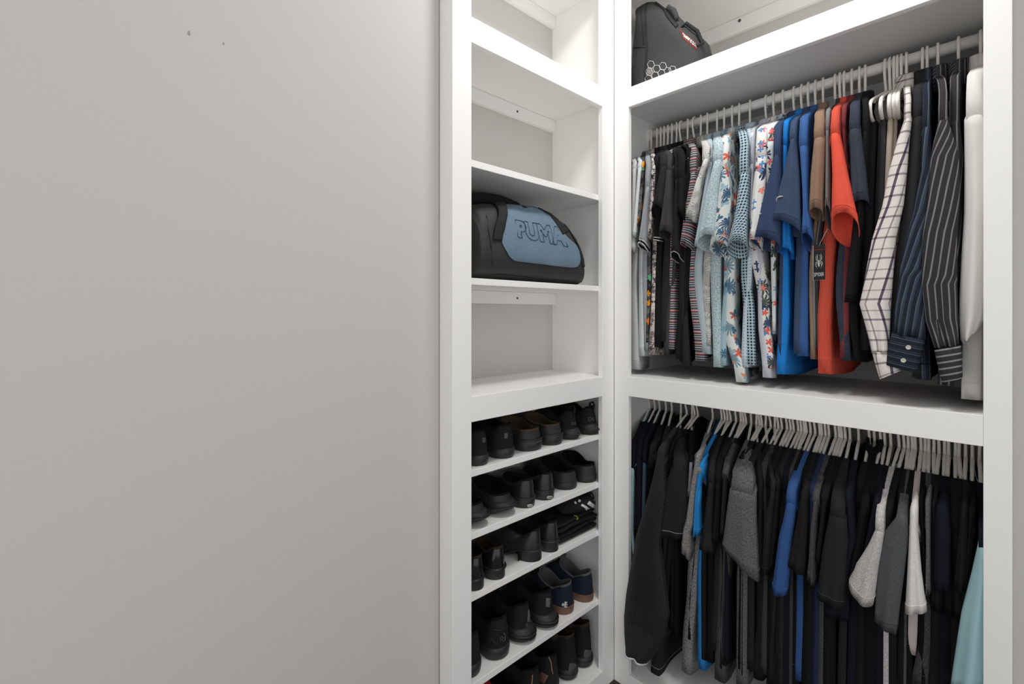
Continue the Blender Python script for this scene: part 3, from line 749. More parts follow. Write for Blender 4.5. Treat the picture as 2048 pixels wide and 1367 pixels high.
g = U(27, SH_, 'slate navy polo with swoosh', 'slate navy polo shirt with white curved mark above its wide cuff', 'shirt', 1617.6, SLA, ('5', 285, 468, 548), ('5', 278, 1035, 588, 1135), mid=[('5', 650, 385, 572)], ys=0.002, drop=0.035)
swoosh(g[2], SLA, [(zx('5', 312), zy('5', 902)), (zx('5', 328), zy('5', 872)), (zx('5', 350), zy('5', 855)), (zx('5', 385), zy('5', 846)), (zx('5', 420), zy('5', 842))])
U(28, SH_, 'steel blue polo', 'steel blue polo shirt left of the brown one on the upper rod', 'shirt', 1631.8, STE, ('5', 350, 556, 662), ('5', 568, 1195, 712, 1205), mid=[('5', 900, 585, 672)], ys=0.012, drop=0.05, body=[('6', 300, 525, 605), ('6', 1060, 490, 610)])
U(29, SH_, 'brown polo', 'light brown polo shirt left of the coral one on the upper rod', 'shirt', 1646.5, TAN, ('5', 270, 702, 828), ('5', 648, 960, 802, 945), mid=[('5', 600, 668, 815)], ys=0.008, drop=0.03, body=[('6', 400, 605, 642), ('6', 1090, 615, 664)])
U(30, SH_, 'mid grey polo', 'mid grey polo shirt squeezed between the brown and coral ones', 'shirt', 1670.7, GRY, ('5', 200, 820, 875), ('5', 808, 925, 882, 918), ys=0.02, drop=0.07, body=[('6', 400, 636, 664), ('6', 1000, 648, 668)])
U(31, SH_, 'dark polo behind the coral one', 'dark grey polo shirt hidden just left of the coral one', 'shirt', 1680.8, CHA, ('5', 220, 850, 880), ('5', 840, 900, 880, 905), ys=0.045, body=[('6', 400, 660, 690), ('6', 1000, 670, 690)])
CORAL = U(32, SH_, 'coral red polo', 'coral red polo shirt with a loosely folded sleeve on the upper rod', 'shirt', 1688.9, fabric('coral_pique', 'plain', (232, 92, 72)), ('5', 228, 866, 970), ('5', 866, 1000, 1152, 995), mid=[('5', 600, 880, 1045)], ys=0.002, drop=0.085, body=[('6', 400, 688, 832), ('6', 800, 662, 848), ('6', 1215, 672, 888)], bodymat=RIBC)
U(33, SH_, 'maroon polo', 'maroon polo shirt just right of the coral one on the upper rod', 'shirt', 1704.3, MAR, ('5', 180, 975, 1035), ('5', 1000, 640, 1070, 650), ys=0.03)
U(34, SH_, 'slate black polo', 'slate black polo shirt right of the maroon one on the upper rod', 'shirt', 1719.2, SLB, ('5', 185, 1048, 1172), ('5', 1065, 900, 1250, 860), mid=[('5', 550, 1062, 1215)], ys=0.012, drop=0.02, body=[('6', 500, 830, 950), ('6', 1100, 878, 985)])
U(35, SH_, 'black polo left of the trousers', 'black polo shirt just left of the folded trousers on the upper rod', 'shirt', 1730.6, BLK2, ('5', 210, 1180, 1255), ('6', 900, 590, 1025, 585), ys=0.03, body=[('6', 700, 950, 1045), ('6', 1110, 1000, 1062)])

def trousers(i, hook, nm, label, mat, top, bot, yfront=0.085):
    zr = RODZ['u']; rx = Xat(hook, YR); zn = zr + 0.0205 - HH; zb = zn - 0.130
    root = empty('trousers', (rx, YR, zb), label, 'trousers', None)
    A = ony(zx(top[0], top[2]), zy(top[0], top[1]), yfront); B = ony(zx(top[0], top[3]), zy(top[0], top[1]), yfront)
    C_ = ony(zx(bot[0], bot[2]), zy(bot[0], bot[1]), yfront); D_ = ony(zx(bot[0], bot[3]), zy(bot[0], bot[1]), yfront)
    R = random.Random(i); rings = []; uvs = []; N = 40; K = 22; p1 = R.random() * 6
    for j in range(K):
        v = j / (K - 1)
        z = lerp(zb + 0.008, C_.z, v)
        xf = lerp((A.x + B.x) / 2, (C_.x + D_.x) / 2, v) ; t = lerp(min(0.012, (B.x - A.x) / 2), min(0.017, (D_.x - C_.x) / 2), v)
        if j == 0: t *= 0.4
        fold = lambda s, zz: 0.004 * math.sin(9 * s + p1) * sstep(v * 2) * min(1, s * 5)
        p, u_ = body_loop(xf, yfront + 0.01 * (1 - sstep(v * 3)), rx, 0.45, t, 0.009, 0.011, z, N, fold)
        rings.append(p); uvs += arc_uv(p, z)
    v_, f_ = loft(rings, True, True, True)
    o = mesh_obj('leg_panel', v_, f_, mat, root, True, uvs)
    m = MB(); r = rings[-3]; m.tube(r, 0.0011, 5, closed=True); m.build('hem_seam', mat, o, True)
    place_hanger('u', rx, math.atan2((A.x + B.x) / 2 - rx, YR - yfront), 'white hanger holding the ' + nm)
trousers(36, 1771.6, 'leftmost black trousers', 'black trousers folded over a hanger, leftmost pair on the upper rod', BTW, ('7', 690, 196, 262), ('7', 2300, 130, 210))
trousers(37, 1780.4, 'second pair of black trousers', 'black trousers with fine grey lines, second pair from the left', BTS, ('7', 700, 268, 332), ('7', 2300, 210, 300))
trousers(38, 1788.3, 'left pair of khaki trousers', 'khaki trousers on a hanger, left one of two khaki pairs', KHA, ('7', 690, 332, 382), ('7', 1900, 290, 345))
trousers(39, 1794.9, 'right pair of khaki trousers', 'khaki trousers tucked directly left of the cream plaid shirt', KHA, ('7', 690, 372, 412), ('7', 1900, 330, 370), 0.10)
trousers(40, 1803.0, 'black trousers behind the plaid shirt', 'black trousers hidden behind the cream plaid shirt on the upper rod', BTW, ('7', 690, 405, 440), ('7', 2200, 330, 420), 0.11)

def long_cuff(name, sleeve, xl, y1, xr, y2, xl2, yl2, xr2, yr2, ys, mat, b=0.024, buttons=()):
    """a stiff shirt cuff: a short flattened tube below the sleeve"""
    A = ony(xl, y1, ys); B = ony(xr, y2, ys); C_ = ony(xl2, yl2, ys); D_ = ony(xr2, yr2, ys)
    N = 36; rings = []
    for t, k in ((0.0, 0.93), (0.02, 1.0), (0.25, 1.03), (0.5, 1.04), (0.75, 1.04), (0.98, 1.03), (1.0, 0.99), (0.99, 0.95), (0.4, 0.93)):
        L = A.lerp(C_, t); Rr = B.lerp(D_, t); c = (L + Rr) / 2; ax = (Rr - L) / 2
        r = []
        a_, b_ = alpha_fix(ax.x, b, c.x, c.y)
        for q in range(N):
            th = 2 * PI * q / N
            cx = math.copysign(abs(math.cos(th)) ** 0.8, math.cos(th)); sy = math.copysign(abs(math.sin(th)) ** 0.8, math.sin(th))
            r.append((c.x + cx * a_ * k, c.y + b + sy * b_ * k, c.z + ax.z * cx))
        rings.append(r)
    v, f = loft(rings, True)
    o = mesh_obj(name, v, f, mat, sleeve, True, uv_by_ring(rings))
    bv = bvh_of(o)
    for (bx, by) in buttons:
        p, nn = cast(bv, bx, by)
        m = MB(); q = nn.to_track_quat('Z', 'Y')
        prof = [(0.0, 0.0012), (0.0022, 0.0012), (0.0032, 0.0020), (0.0046, 0.0022), (0.0054, 0.0012), (0.0054, -0.0005)]
        rs = [[p + q @ Vector((r_ * math.cos(2 * PI * k / 16), r_ * math.sin(2 * PI * k / 16), h + 0.0006)) for k in range(16)] for r_, h in prof]
        vv, ff = loft(rs); mesh_obj('button', vv, ff, BUTN, o, True)
    return o
# ---- long sleeved shirts at the right end
g = U(41, 'dress_shirt', 'cream plaid shirt', 'cream long-sleeved shirt with a dark plaid check on the upper rod', 'shirt', 1812.9, PLA, ('7', 640, 452, 512), ('8', 205, 975, 335, 975),
      mid=[('7', 780, 402, 495), ('7', 1000, 344, 480), ('7', 1250, 296, 455), ('8', 200, 208, 378), ('8', 420, 168, 362), ('8', 640, 126, 345), ('8', 780, 160, 338), ('8', 900, 190, 333)], ys=0.01, lip=None, cuff_y=0.0, bdep=0.03, body=[('8', 300, 300, 420), ('8', 1000, 330, 420)], collar='dress')
long_cuff('cuff', g[2], zx('8', 204), zy('8', 965), zx('8', 338), zy('8', 975), zx('8', 262), zy('8', 1160), zx('8', 400), zy('8', 1105), 0.002, PLA)
U(42, 'dress_shirt', 'plain black long-sleeved shirt', 'plain black long-sleeved shirt right of the plaid one', 'shirt', 1845.4, BSH, ('7', 625, 510, 614), ('8', 300, 900, 405, 910),
  mid=[('7', 900, 488, 605), ('7', 1300, 442, 592), ('8', 400, 362, 500), ('8', 700, 322, 425)], ys=0.022, lip=None, cuff_y=0.03, body=[('8', 300, 400, 520), ('8', 1140, 480, 660)], collar='dress')
g = U(43, 'dress_shirt', 'navy pinstripe shirt with buttoned cuff', 'dark navy striped long-sleeved shirt with two pale cuff buttons', 'shirt', 1854.6, NST, ('7', 700, 585, 650), ('8', 352, 848, 572, 885),
      mid=[('7', 1000, 575, 650), ('7', 1300, 520, 632), ('8', 150, 452, 566), ('8', 400, 400, 560), ('8', 650, 366, 565)], ys=0.008, lip=None, cuff_y=-0.004, bdep=0.03, gather=0.05, body=[('8', 500, 470, 600), ('8', 1150, 480, 640)], collar='dress')
long_cuff('cuff', g[2], zx('8', 344), zy('8', 835), zx('8', 576), zy('8', 885), zx('8', 294), zy('8', 1055), zx('8', 515), zy('8', 1112), -0.006, NSTC, buttons=[(zx('8', 467), zy('8', 938)), (zx('8', 433), zy('8', 1027))])
g = U(44, 'dress_shirt', 'black shirt with white stripes', 'black long-sleeved shirt with bold grey white stripes and striped cuff', 'shirt', 1875.5, BST, ('7', 648, 698, 778), ('8', 640, 945, 812, 925),
      mid=[('7', 900, 640, 855), ('7', 1200, 612, 860), ('8', 150, 552, 800), ('8', 450, 540, 800), ('8', 750, 580, 808)], ys=0.004, lip=None, cuff_y=-0.004, bdep=0.036, gather=0.04, body=[('8', 600, 700, 830), ('8', 1190, 650, 800)], collar='dress')
long_cuff('cuff', g[2], zx('8', 636), zy('8', 955), zx('8', 822), zy('8', 925), zx('8', 690), zy('8', 1180), zx('8', 830), zy('8', 1155), -0.006, BSTC)
U(45, 'dress_shirt', 'charcoal striped shirt beside the white one', 'charcoal striped long-sleeved shirt just left of the white one', 'shirt', 1917.6, BST, ('7', 660, 775, 860), ('8', 700, 800, 790, 800),
  mid=[('7', 900, 800, 885), ('8', 200, 740, 830)], ys=0.03, lip=None, cuff_y=0.04, body=[('8', 500, 760, 850), ('8', 1150, 700, 840)], collar='dress')
U(46, 'dress_shirt', 'white shirt at the right end', 'white long-sleeved shirt at the right end of the upper rod', 'shirt', 1962.0, WHT, ('7', 615, 888, 1050), ('8', 840, 930, 900, 850),
  mid=[('7', 900, 890, 1070), ('7', 1300, 885, 1080), ('8', 300, 822, 1020), ('8', 600, 806, 1010), ('8', 760, 806, 985), ('8', 860, 815, 935)], ys=0.012, lip=None, cuff_y=0.02, bdep=0.045, body=[('8', 500, 830, 1000), ('8', 1285, 812, 1000)], collar='dress')

# ---- swing tag hanging from the mid grey polo
TAGM = paint('black_tag_card', (26, 22, 24), 0.45, 0.4)
TREDM = paint('tag_red_line', (150, 30, 40), 0.5, 0.3)
def text_mesh(body, size=1.0, offset=0.0, extrude=0.0, outline=0.0):
    cu = bpy.data.curves.new('lettering', 'FONT'); cu.body = body; cu.size = size; cu.offset = offset; cu.extrude = extrude
    cu.align_x = 'CENTER'; cu.align_y = 'CENTER'
    if outline: cu.fill_mode = 'NONE'; cu.bevel_depth = outline; cu.bevel_resolution = 1
    o = bpy.data.objects.new('lettering', cu); COL.objects.link(o)
    dg = bpy.context.evaluated_depsgraph_get(); me = bpy.data.meshes.new_from_object(o.evaluated_get(dg))
    vs = [v.co.copy() for v in me.vertices]; fs = [tuple(p.vertices) for p in me.polygons]
    COL.objects.unlink(o); bpy.data.objects.remove(o); bpy.data.curves.remove(cu)
    return vs, fs
def on_card(vs, O, ux, uy, nn):
    return [O + ux * v.x + uy * v.y + nn * v.z for v in vs]
YT = -0.012
TL = ony(zx('6', 640), zy('6', 82), YT); TR = ony(zx('6', 752), zy('6', 82), YT); BL_ = ony(zx('6', 655), zy('6', 392), YT); BR_ = ony(zx('6', 748), zy('6', 396), YT)
TC = (TL + TR + BL_ + BR_) / 4; tw_, th_ = (TR.x - TL.x) / 2, (TL.z - BL_.z) / 2
ux = Vector((0.965, -0.26, 0)); uy = Vector((0, 0, 1)); nn = ux.cross(uy)
tg = empty('swing_tag', TC, 'black swing tag with a white spider emblem hanging beside the coral polo', 'tag')
def card(w_, h_, d0, d1):
    return [TC + ux * a * w_ + uy * b * h_ + nn * c for c in (d0, d1) for b in (-1, 1) for a in (-1, 1)]
q6 = ((0, 2, 3, 1), (4, 5, 7, 6), (0, 1, 5, 4), (2, 6, 7, 3), (0, 4, 6, 2), (1, 3, 7, 5))
mesh_obj('card', card(tw_, th_, -0.0009, 0.0009), q6, TAGM, tg, False)
mesh_obj('back_card', [v + ux * -0.0025 + uy * -0.0006 for v in card(tw_, th_, -0.0022, -0.0011)], q6, PIPE, tg, False)
mesh_obj('red_line', [TC + ux * a * tw_ + uy * (th_ * 0.70 + b * 0.0007) + nn * c for c in (0.0009, 0.0013) for b in (-1, 1) for a in (-1, 1)], q6, TREDM, tg, False)
sp = MB(); S = th_ * 0.0105
def tp(x, y): return TC + ux * (x * S) + uy * (y * S) + nn * 0.0013
cy0 = -2
for sx in (-1, 1):
    sp.tube([tp(sx * 4, cy0 + 4), tp(sx * 13, cy0 + 14), tp(sx * 15, cy0 + 30), tp(sx * 9, cy0 + 46)], [0.0007, 0.0006, 0.0005, 0.0002], 6)
    sp.tube([tp(sx * 4, cy0 + 6), tp(sx * 7, cy0 + 18), tp(sx * 8, cy0 + 30), tp(sx * 4, cy0 + 42)], [0.0007, 0.0006, 0.0005, 0.0002], 6)
    sp.tube([tp(sx * 4, cy0 - 2), tp(sx * 14, cy0 + 4), tp(sx * 20, cy0 - 8), tp(sx * 15, cy0 - 22)], [0.0007, 0.0006, 0.0005, 0.0002], 6)
    sp.tube([tp(sx * 4, cy0 - 5), tp(sx * 11, cy0 - 4), tp(sx * 14, cy0 - 18), tp(sx * 8, cy0 - 34)], [0.0007, 0.0006, 0.0005, 0.0002], 6)
sp.tube([tp(0, cy0 + 12), tp(0, cy0 + 6), tp(0, cy0), tp(0, cy0 - 8), tp(0, cy0 - 18), tp(0, cy0 - 24)], [0.0004, 0.0012, 0.0009, 0.0019, 0.0022, 0.0006], 10)
sp.build('spider_emblem', PIPE, tg, True)
vs, fs = text_mesh('SPYDER', th_ * 0.30, 0.0, 0.0004)
mx = max(v.x for v in vs); k = tw_ * 0.86 / mx
mesh_obj('lettering', on_card([Vector((v.x * k, v.y, v.z)) for v in vs], TC + uy * (-th_ * 0.70) + nn * 0.0011, ux, uy, nn), fs, PIPE, tg, False)
MB().tube([tuple(TC + uy * th_ * 0.86 + nn * 0.0015), tuple(TC + uy * th_ * 1.05 + ux * tw_ * 0.2 + nn * 0.001), tuple(TC + uy * (th_ * 1.35) + ux * tw_ * 0.4 - nn * 0.006), tuple(TC + uy * (th_ * 1.9) + ux * tw_ * 0.35 - nn * 0.03)], 0.0006, 6).build('cord', GPIPE, tg, True)
# red shirt glimpse beside the white shirt is the neckband of a hidden garment
# ---- lower row
def Lw(i, nm, label, hook, mat, *a, kind='t_shirt', **k):
    k.setdefault('seed', 100 + i); k.setdefault('collar', 'crew')
    G['l%d' % i] = garment('l', kind, nm, label, 'shirt', hook, mat, *a, **k); return G['l%d' % i]
HK = [1265.4, 1274, 1285, 1299.4, 1310, 1319.5, 1332.3, 1343.9, 1362, 1373.6, 1384.2, 1389.5, 1395.9, 1425.6, 1443.6, 1450, 1455.3, 1461.6, 1472.2, 1481.8, 1487.1,
      1492.3, 1502.5, 1512.8, 1518.9, 1524, 1531.2, 1541.5, 1549.7, 1556.8, 1564, 1574.3, 1581.4, 1587.6, 1596.8, 1602.9, 1609.1, 1613.2, 1621.4, 1630.6, 1639.8, 1643.9, 1651.1, 1658.3, 1671.6, 1678.8, 1683.9, 1691, 1700.3, 1717.7,
      1738.9, 1749.2, 1761.4, 1769.6, 1781.9, 1798.3, 1808.5, 1816.7, 1824.9, 1831, 1842.3, 1850.5, 1857.7, 1867.9, 1878.2, 1889.4, 1897.6, 1910.9, 1918.1, 1931.4, 1944.7, 1959]
SPEC = {}
def L(hook, nm, label, mat, *a, **k): SPEC[min(range(len(HK)), key=lambda i: abs(HK[i] - hook))] = (nm, label, mat, a, k)
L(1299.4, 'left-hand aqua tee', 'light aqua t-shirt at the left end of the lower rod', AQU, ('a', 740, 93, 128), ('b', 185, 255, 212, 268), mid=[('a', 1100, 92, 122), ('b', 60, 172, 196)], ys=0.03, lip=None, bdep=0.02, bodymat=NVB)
L(1310, 'blue black tee beside aqua', 'blue black t-shirt just right of the light aqua one', NVB, ('a', 640, 130, 205), ('a', 128, 1350, 205, 1365), ys=0.05)
L(1319.5, 'dark slate blue tee', 'dark slate blue t-shirt near the left end of the lower rod', SLU, ('a', 690, 200, 244), ('a', 192, 1225, 232, 1235), ys=0.04, bodymat=NVB)
L(1332.3, 'black tee beside slate blue', 'black t-shirt with a short sleeve lying over the slate blue one', BLK2, ('a', 530, 255, 345), ('a', 238, 720, 312, 742), ys=0.02)
L(1343.9, 'black rain jacket', 'black ripstop jacket with long ribbed sleeve and pale cuff binding', WBK, ('a', 560, 330, 430), ('b', 92, 1112, 300, 1238), mid=[('a', 760, 285, 420), ('a', 1000, 235, 420), ('b', 150, 186, 415), ('b', 400, 150, 450), ('b', 700, 104, 490), ('b', 900, 84, 450), ('b', 1030, 84, 390)], ys=0.0, kind='jacket', cuff_y=-0.06, lip=None, bdep=0.04, gather=0.015)
L(1362, 'large black tee', 'large black t-shirt with a wide drooping sleeve near the jacket', BLK3, ('a', 700, 478, 622), ('b', 380, 85, 605, 135), mid=[('a', 1000, 372, 622), ('a', 1200, 290, 615)], ys=0.01, body=[('b', 700, 400, 560), ('b', 1280, 340, 568)], lipmat=GPIPE)
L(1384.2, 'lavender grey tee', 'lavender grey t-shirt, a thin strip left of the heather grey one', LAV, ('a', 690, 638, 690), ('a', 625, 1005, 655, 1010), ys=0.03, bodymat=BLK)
L(1425.6, 'heather grey tee', 'speckled heather grey t-shirt left of the bright blue one', HEA, ('a', 620, 694, 765), ('b', 578, 195, 690, 322), mid=[('a', 950, 640, 706), ('a', 1250, 590, 692), ('b', 60, 606, 688)], ys=0.006, body=[('b', 500, 655, 757), ('b', 1000, 615, 748), ('b', 1242, 605, 752)])
L(1443.6, 'bright blue tee', 'bright blue t-shirt right of the heather grey one, lower rod', BRB2, ('a', 705, 722, 788), ('b', 688, 100, 778, 102), mid=[('a', 1000, 690, 745)], ys=0.012, body=[('b', 400, 750, 802), ('b', 1220, 750, 822)])
L(1455.3, 'soft black tee beside bright blue', 'soft black t-shirt just right of the bright blue one', BLK3, ('a', 880, 815, 885), ('b', 736, 205, 888, 265), mid=[('b', 20, 770, 880)], ys=0.018)
L(1472.2, 'faded black tee left of charcoal heather', 'faded black t-shirt two sleeves left of the charcoal heather one', BLK2, ('a', 880, 880, 955), ('b', 850, 150, 935, 160), ys=0.028)
L(1481.8, 'black tee left of charcoal heather', 'black t-shirt tucked directly left of the charcoal heather one', BLK3, ('a', 800, 950, 1020), ('b', 932, 98, 976, 112), ys=0.02, body=[('b', 500, 918, 1060), ('b', 1310, 888, 1072)], bodymat=HEC2)
L(1502.5, 'charcoal heather tee', 'charcoal heather t-shirt with broad front-facing sleeve, lower rod', HEC, ('p', 985, 1455, 1510), ('p', 1440, 1095, 1516, 1170), mid=[('p', 1040, 1448, 1510)], ys=-0.002, drop=0.0, body=[('b', 500, 1080, 1200), ('b', 1360, 1075, 1200)])
L(1512.8, 'brown black tee right of charcoal heather', 'brown black t-shirt just right of the charcoal heather one', BRB, ('c', 1060, 160, 218), ('d', 100, 420, 205, 440), ys=0.03)
L(1531.2, 'slim sleeved soft black tee', 'soft black t-shirt, second right of the charcoal heather one', BLK3, ('c', 900, 285, 345), ('d', 160, 420, 252, 442), mid=[('c', 1200, 205, 320)], ys=0.015)
L(1549.7, 'black tee left of denim blue', 'black t-shirt showing a slim sleeve left of the denim blue one', BLK2, ('c', 900, 330, 388), ('d', 235, 395, 275, 402), mid=[('c', 1200, 295, 370)], ys=0.025)
L(1630.6, 'denim blue tee', 'denim blue t-shirt in the middle of the lower rod', BLU, ('c', 1012, 432, 548), ('d', 245, 585, 398, 640), mid=[('c', 1200, 395, 528), ('c', 1367, 352, 500)], ys=0.002, drop=-0.02, body=[('d', 700, 440, 600), ('d', 1300, 430, 545)])
L(1643.9, 'brown black tee right of denim blue', 'brown black t-shirt overlapping the right edge of the denim blue one', BRB, ('c', 910, 578, 662), ('d', 388, 352, 556, 455), mid=[('c', 1200, 530, 660)], ys=0.0)
L(1658.3, 'dark navy tee', 'dark navy t-shirt showing blue shoulder right of the denim blue one', fabric('deep_navy_jersey', 'plain', (40, 48, 78)), ('c', 950, 655, 745), ('d', 560, 480, 640, 520), ys=0.02)
L(1671.6, 'dark heather tee', 'dark heather grey t-shirt with slim sleeve, right of centre below', HEC2, ('c', 1000, 690, 772), ('d', 552, 455, 652, 545), mid=[('c', 1280, 664, 740)], ys=0.004)
L(1683.9, 'black tee with tiny cuff', 'black t-shirt with a tiny visible cuff left of the wide black sleeve', BLK2, ('c', 980, 775, 865), ('d', 636, 290, 688, 360), ys=0.012)
L(1700.3, 'wide sleeved black tee', 'soft black t-shirt with a wide flat sleeve, left of the light heather one', BLK3, ('c', 1150, 855, 1035), ('d', 648, 640, 890, 745), mid=[('c', 1367, 815, 1050), ('d', 300, 690, 912)], ys=-0.004, lipmat=CHA)
L(1717.7, 'drooping blue black tee', 'blue black t-shirt drooping behind the wide black sleeve', NVB, ('c', 920, 1005, 1100), ('d', 700, 775, 925, 842), mid=[('c', 1367, 1040, 1135), ('d', 400, 880, 940)], ys=0.012)
L(1749.2, 'black zip top', 'black top with a small zip at the collar, lower rod', BLK, ('e', 1040, 90, 190), ('f', 80, 560, 210, 650), mid=[('f', 100, 200, 300)], ys=0.02, kind='zip_top', collar='polo')
L(1769.6, 'indigo black tee', 'indigo black t-shirt directly left of the light heather one', NVB, ('e', 1000, 215, 300), ('f', 200, 560, 300, 600), ys=0.02)
L(1798.3, 'light heather grey tee', 'light heather grey t-shirt near the right of the lower rod', LHE, ('e', 1290, 230, 335), ('f', 145, 602, 378, 762), mid=[('f', 200, 318, 448), ('f', 400, 215, 412)], ys=-0.006, drop=-0.05)
L(1808.5, 'faded black tee right of light heather', 'faded black t-shirt squeezed right of the light heather one', BLK2, ('e', 1090, 330, 420), ('f', 380, 560, 480, 600), ys=0.02)
L(1824.9, 'slate grey tee', 'slate grey t-shirt between the light heather and white ones', SLG, ('e', 1170, 435, 560), ('f', 370, 842, 568, 968), mid=[('f', 120, 440, 668), ('f', 400, 392, 636)], ys=-0.002, lipmat=CHA)
L(1842.3, 'off-white tee', 'off-white t-shirt near the right of the lower rod', WTS, ('e', 1080, 575, 662), ('f', 632, 775, 828, 768), mid=[('f', 60, 672, 752), ('f', 400, 655, 782)], ys=0.004, body=[('f', 700, 600, 780), ('f', 900, 590, 772), ('f', 1105, 695, 745)], bodymat=PIW)
L(1850.5, 'black tee right of off-white', 'black t-shirt just right of the off-white one, lower rod', BLK, ('e', 1000, 660, 725), ('f', 800, 560, 850, 570), ys=0.03)
L(1857.7, 'ash grey edged tee', 'ash grey t-shirt, a narrow strip right of the off-white one', HEC, ('e', 1000, 722, 785), ('f', 808, 600, 868, 605), mid=[('f', 200, 815, 866)], ys=0.02, body=[('f', 900, 770, 885), ('f', 1367, 680, 915)], bodymat=HEC2)
L(1867.9, 'brown black tee in lower right', 'black t-shirt with its neck pulled up over the hanger, lower right', BRB, ('e', 1000, 780, 850), ('f', 860, 700, 960, 720), ys=0.04)
L(1889.4, 'broad sleeved navy black tee', 'navy black t-shirt with a broad plain sleeve near the right end', NVB, ('e', 1080, 830, 960), ('f', 880, 560, 1030, 580), mid=[('e', 1300, 820, 980)], ys=0.02)
L(1918.1, 'black tee near the right end', 'black t-shirt with a faint grey fold near the right stile', BLK2, ('e', 1060, 1080, 1150), ('f', 1060, 560, 1170, 580), ys=0.02)
L(1944.7, 'black tee second from the right end', 'black t-shirt second from the right end of the lower rod', BLK, ('e', 1080, 1140, 1230), ('f', 1120, 560, 1200, 580), ys=0.03)
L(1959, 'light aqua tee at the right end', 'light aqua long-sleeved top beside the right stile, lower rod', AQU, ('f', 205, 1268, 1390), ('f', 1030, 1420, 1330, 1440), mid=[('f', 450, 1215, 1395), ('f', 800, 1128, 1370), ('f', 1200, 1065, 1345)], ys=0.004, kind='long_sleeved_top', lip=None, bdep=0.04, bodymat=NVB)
names = sorted(SPEC)
DK = [BLK, BLK2, BRB, NVB, BLK, BLK3, CHA]
ORD = ['first', 'second', 'third', 'fourth', 'fifth', 'sixth', 'seventh', 'eighth', 'ninth', 'tenth', 'eleventh', 'twelfth']
SHORT = {}
for i, hk in enumerate(HK):
    if i in SPEC:
        nm, label, mat, a, k = SPEC[i]
        k = dict(k); q = Lw(i, nm, label, hk, mat, *a, **k)
        if mat is WBK: stripes_on(q[3], q[2], [0.004], PIPE, 0.0034, 'cuff_binding')
    else:
        prev = [j for j in names if j < i]
        if prev:
            ref = SPEC[prev[-1]][0]; n = i - prev[-1]; place = '%s dark tee after the %s' % (ORD[n - 1], ref)
        else:
            place = '%s dark tee from the left stile' % ORD[i]
        mats = DK[(i * 5 + 3) % len(DK)]
        Lw(i, place, place.replace('dark tee', 'dark t-shirt', 1), hk, mats, ys=0.065 + 0.01 * (i % 3))
# ------------------------------------------------------------------ shoes (heel towards the room, toe towards the back panel)
def shoe_mat(name, rgb, rough, spec, bumpy=0.0, scale=300, mott=0.0): return paint(name, rgb, rough, spec, bumpy, scale, mott)
SUEDE = shoe_mat('black_suede', (38, 37, 38), 0.9, 0.1, 0.4, 900, 0.3)
RUBB = shoe_mat('black_rubber', (40, 40, 41), 0.48, 0.4, 0.06, 200)
FOAM = shoe_mat('black_foam', (44, 44, 46), 0.55, 0.35, 0.1, 400)
KNIT = shoe_mat('black_knit', (36, 36, 38), 0.85, 0.15, 0.5, 1200, 0.25)
PATENT = shoe_mat('black_patent_leather', (26, 25, 26), 0.10, 0.6)
LEATH = shoe_mat('black_leather', (33, 33, 35), 0.34, 0.5, 0.12, 350)
LINING = shoe_mat('dark_shoe_lining', (24, 24, 25), 0.95, 0.05, 0.3, 700)
FUR = shoe_mat('brown_fleece_lining', (84, 74, 60), 1.0, 0.02, 1.0, 260, 0.55)
NAVS = shoe_mat('navy_suede', (30, 38, 52), 0.85, 0.15, 0.3, 900, 0.2)
GREYL = shoe_mat('grey_padded_lining', (86, 86, 88), 0.95, 0.05, 0.4, 600, 0.15)
GUM = shoe_mat('brown_gum_rubber', (112, 82, 68), 0.5, 0.35)
BRNB = shoe_mat('brown_nubuck', (62, 50, 44), 0.9, 0.1, 0.35, 700, 0.25)
REDS = shoe_mat('red_canvas', (150, 32, 44), 0.8, 0.15, 0.3, 700)
GOLD = shoe_mat('gold_piping', (176, 146, 96), 0.5, 0.3)
REFL = shoe_mat('grey_reflective_tape', (98, 98, 98), 0.5, 0.4, 0.5, 1500, 0.3)
LOGO = shoe_mat('pale_logo', (188, 187, 185), 0.6, 0.3)
DLOGO = shoe_mat('dark_embossed_logo', (78, 78, 80), 0.5, 0.3)
def W_of(s):
    return interp(s, [(0, 0.62), (0.06, 0.74), (0.16, 0.82), (0.32, 0.78), (0.48, 0.84), (0.66, 1.0), (0.80, 0.95), (0.92, 0.70), (1.0, 0.30)])
def outline(L_, hw, n=40, s0=0.0, s1=1.0, wk=1.0, cx=0.0, heel_r=0.16):
    """closed plan loop, heel at v=0, toe at v=L"""
    pts = []
    for k in range(n):
        th = 2 * PI * k / n
        s = (1 - math.cos(th)) / 2; sg = 1 if math.sin(th) >= 0 else -1
        e = math.sqrt(max(0.0, 1 - ((heel_r - s) / heel_r) ** 2)) if s < heel_r else 1.0
        e2 = math.sqrt(max(0.0, 1 - ((s - 0.80) / 0.20) ** 2)) if s > 0.80 else 1.0
        base = interp(s, [(0, 0.80), (0.16, 0.82), (0.34, 0.77), (0.50, 0.85), (0.68, 1.0), (0.80, 0.97), (1.0, 0.95)])
        wv = base * e * e2
        pts.append((cx + sg * wv * hw * wk, (s0 + (s1 - s0) * s) * L_, s))
    return pts
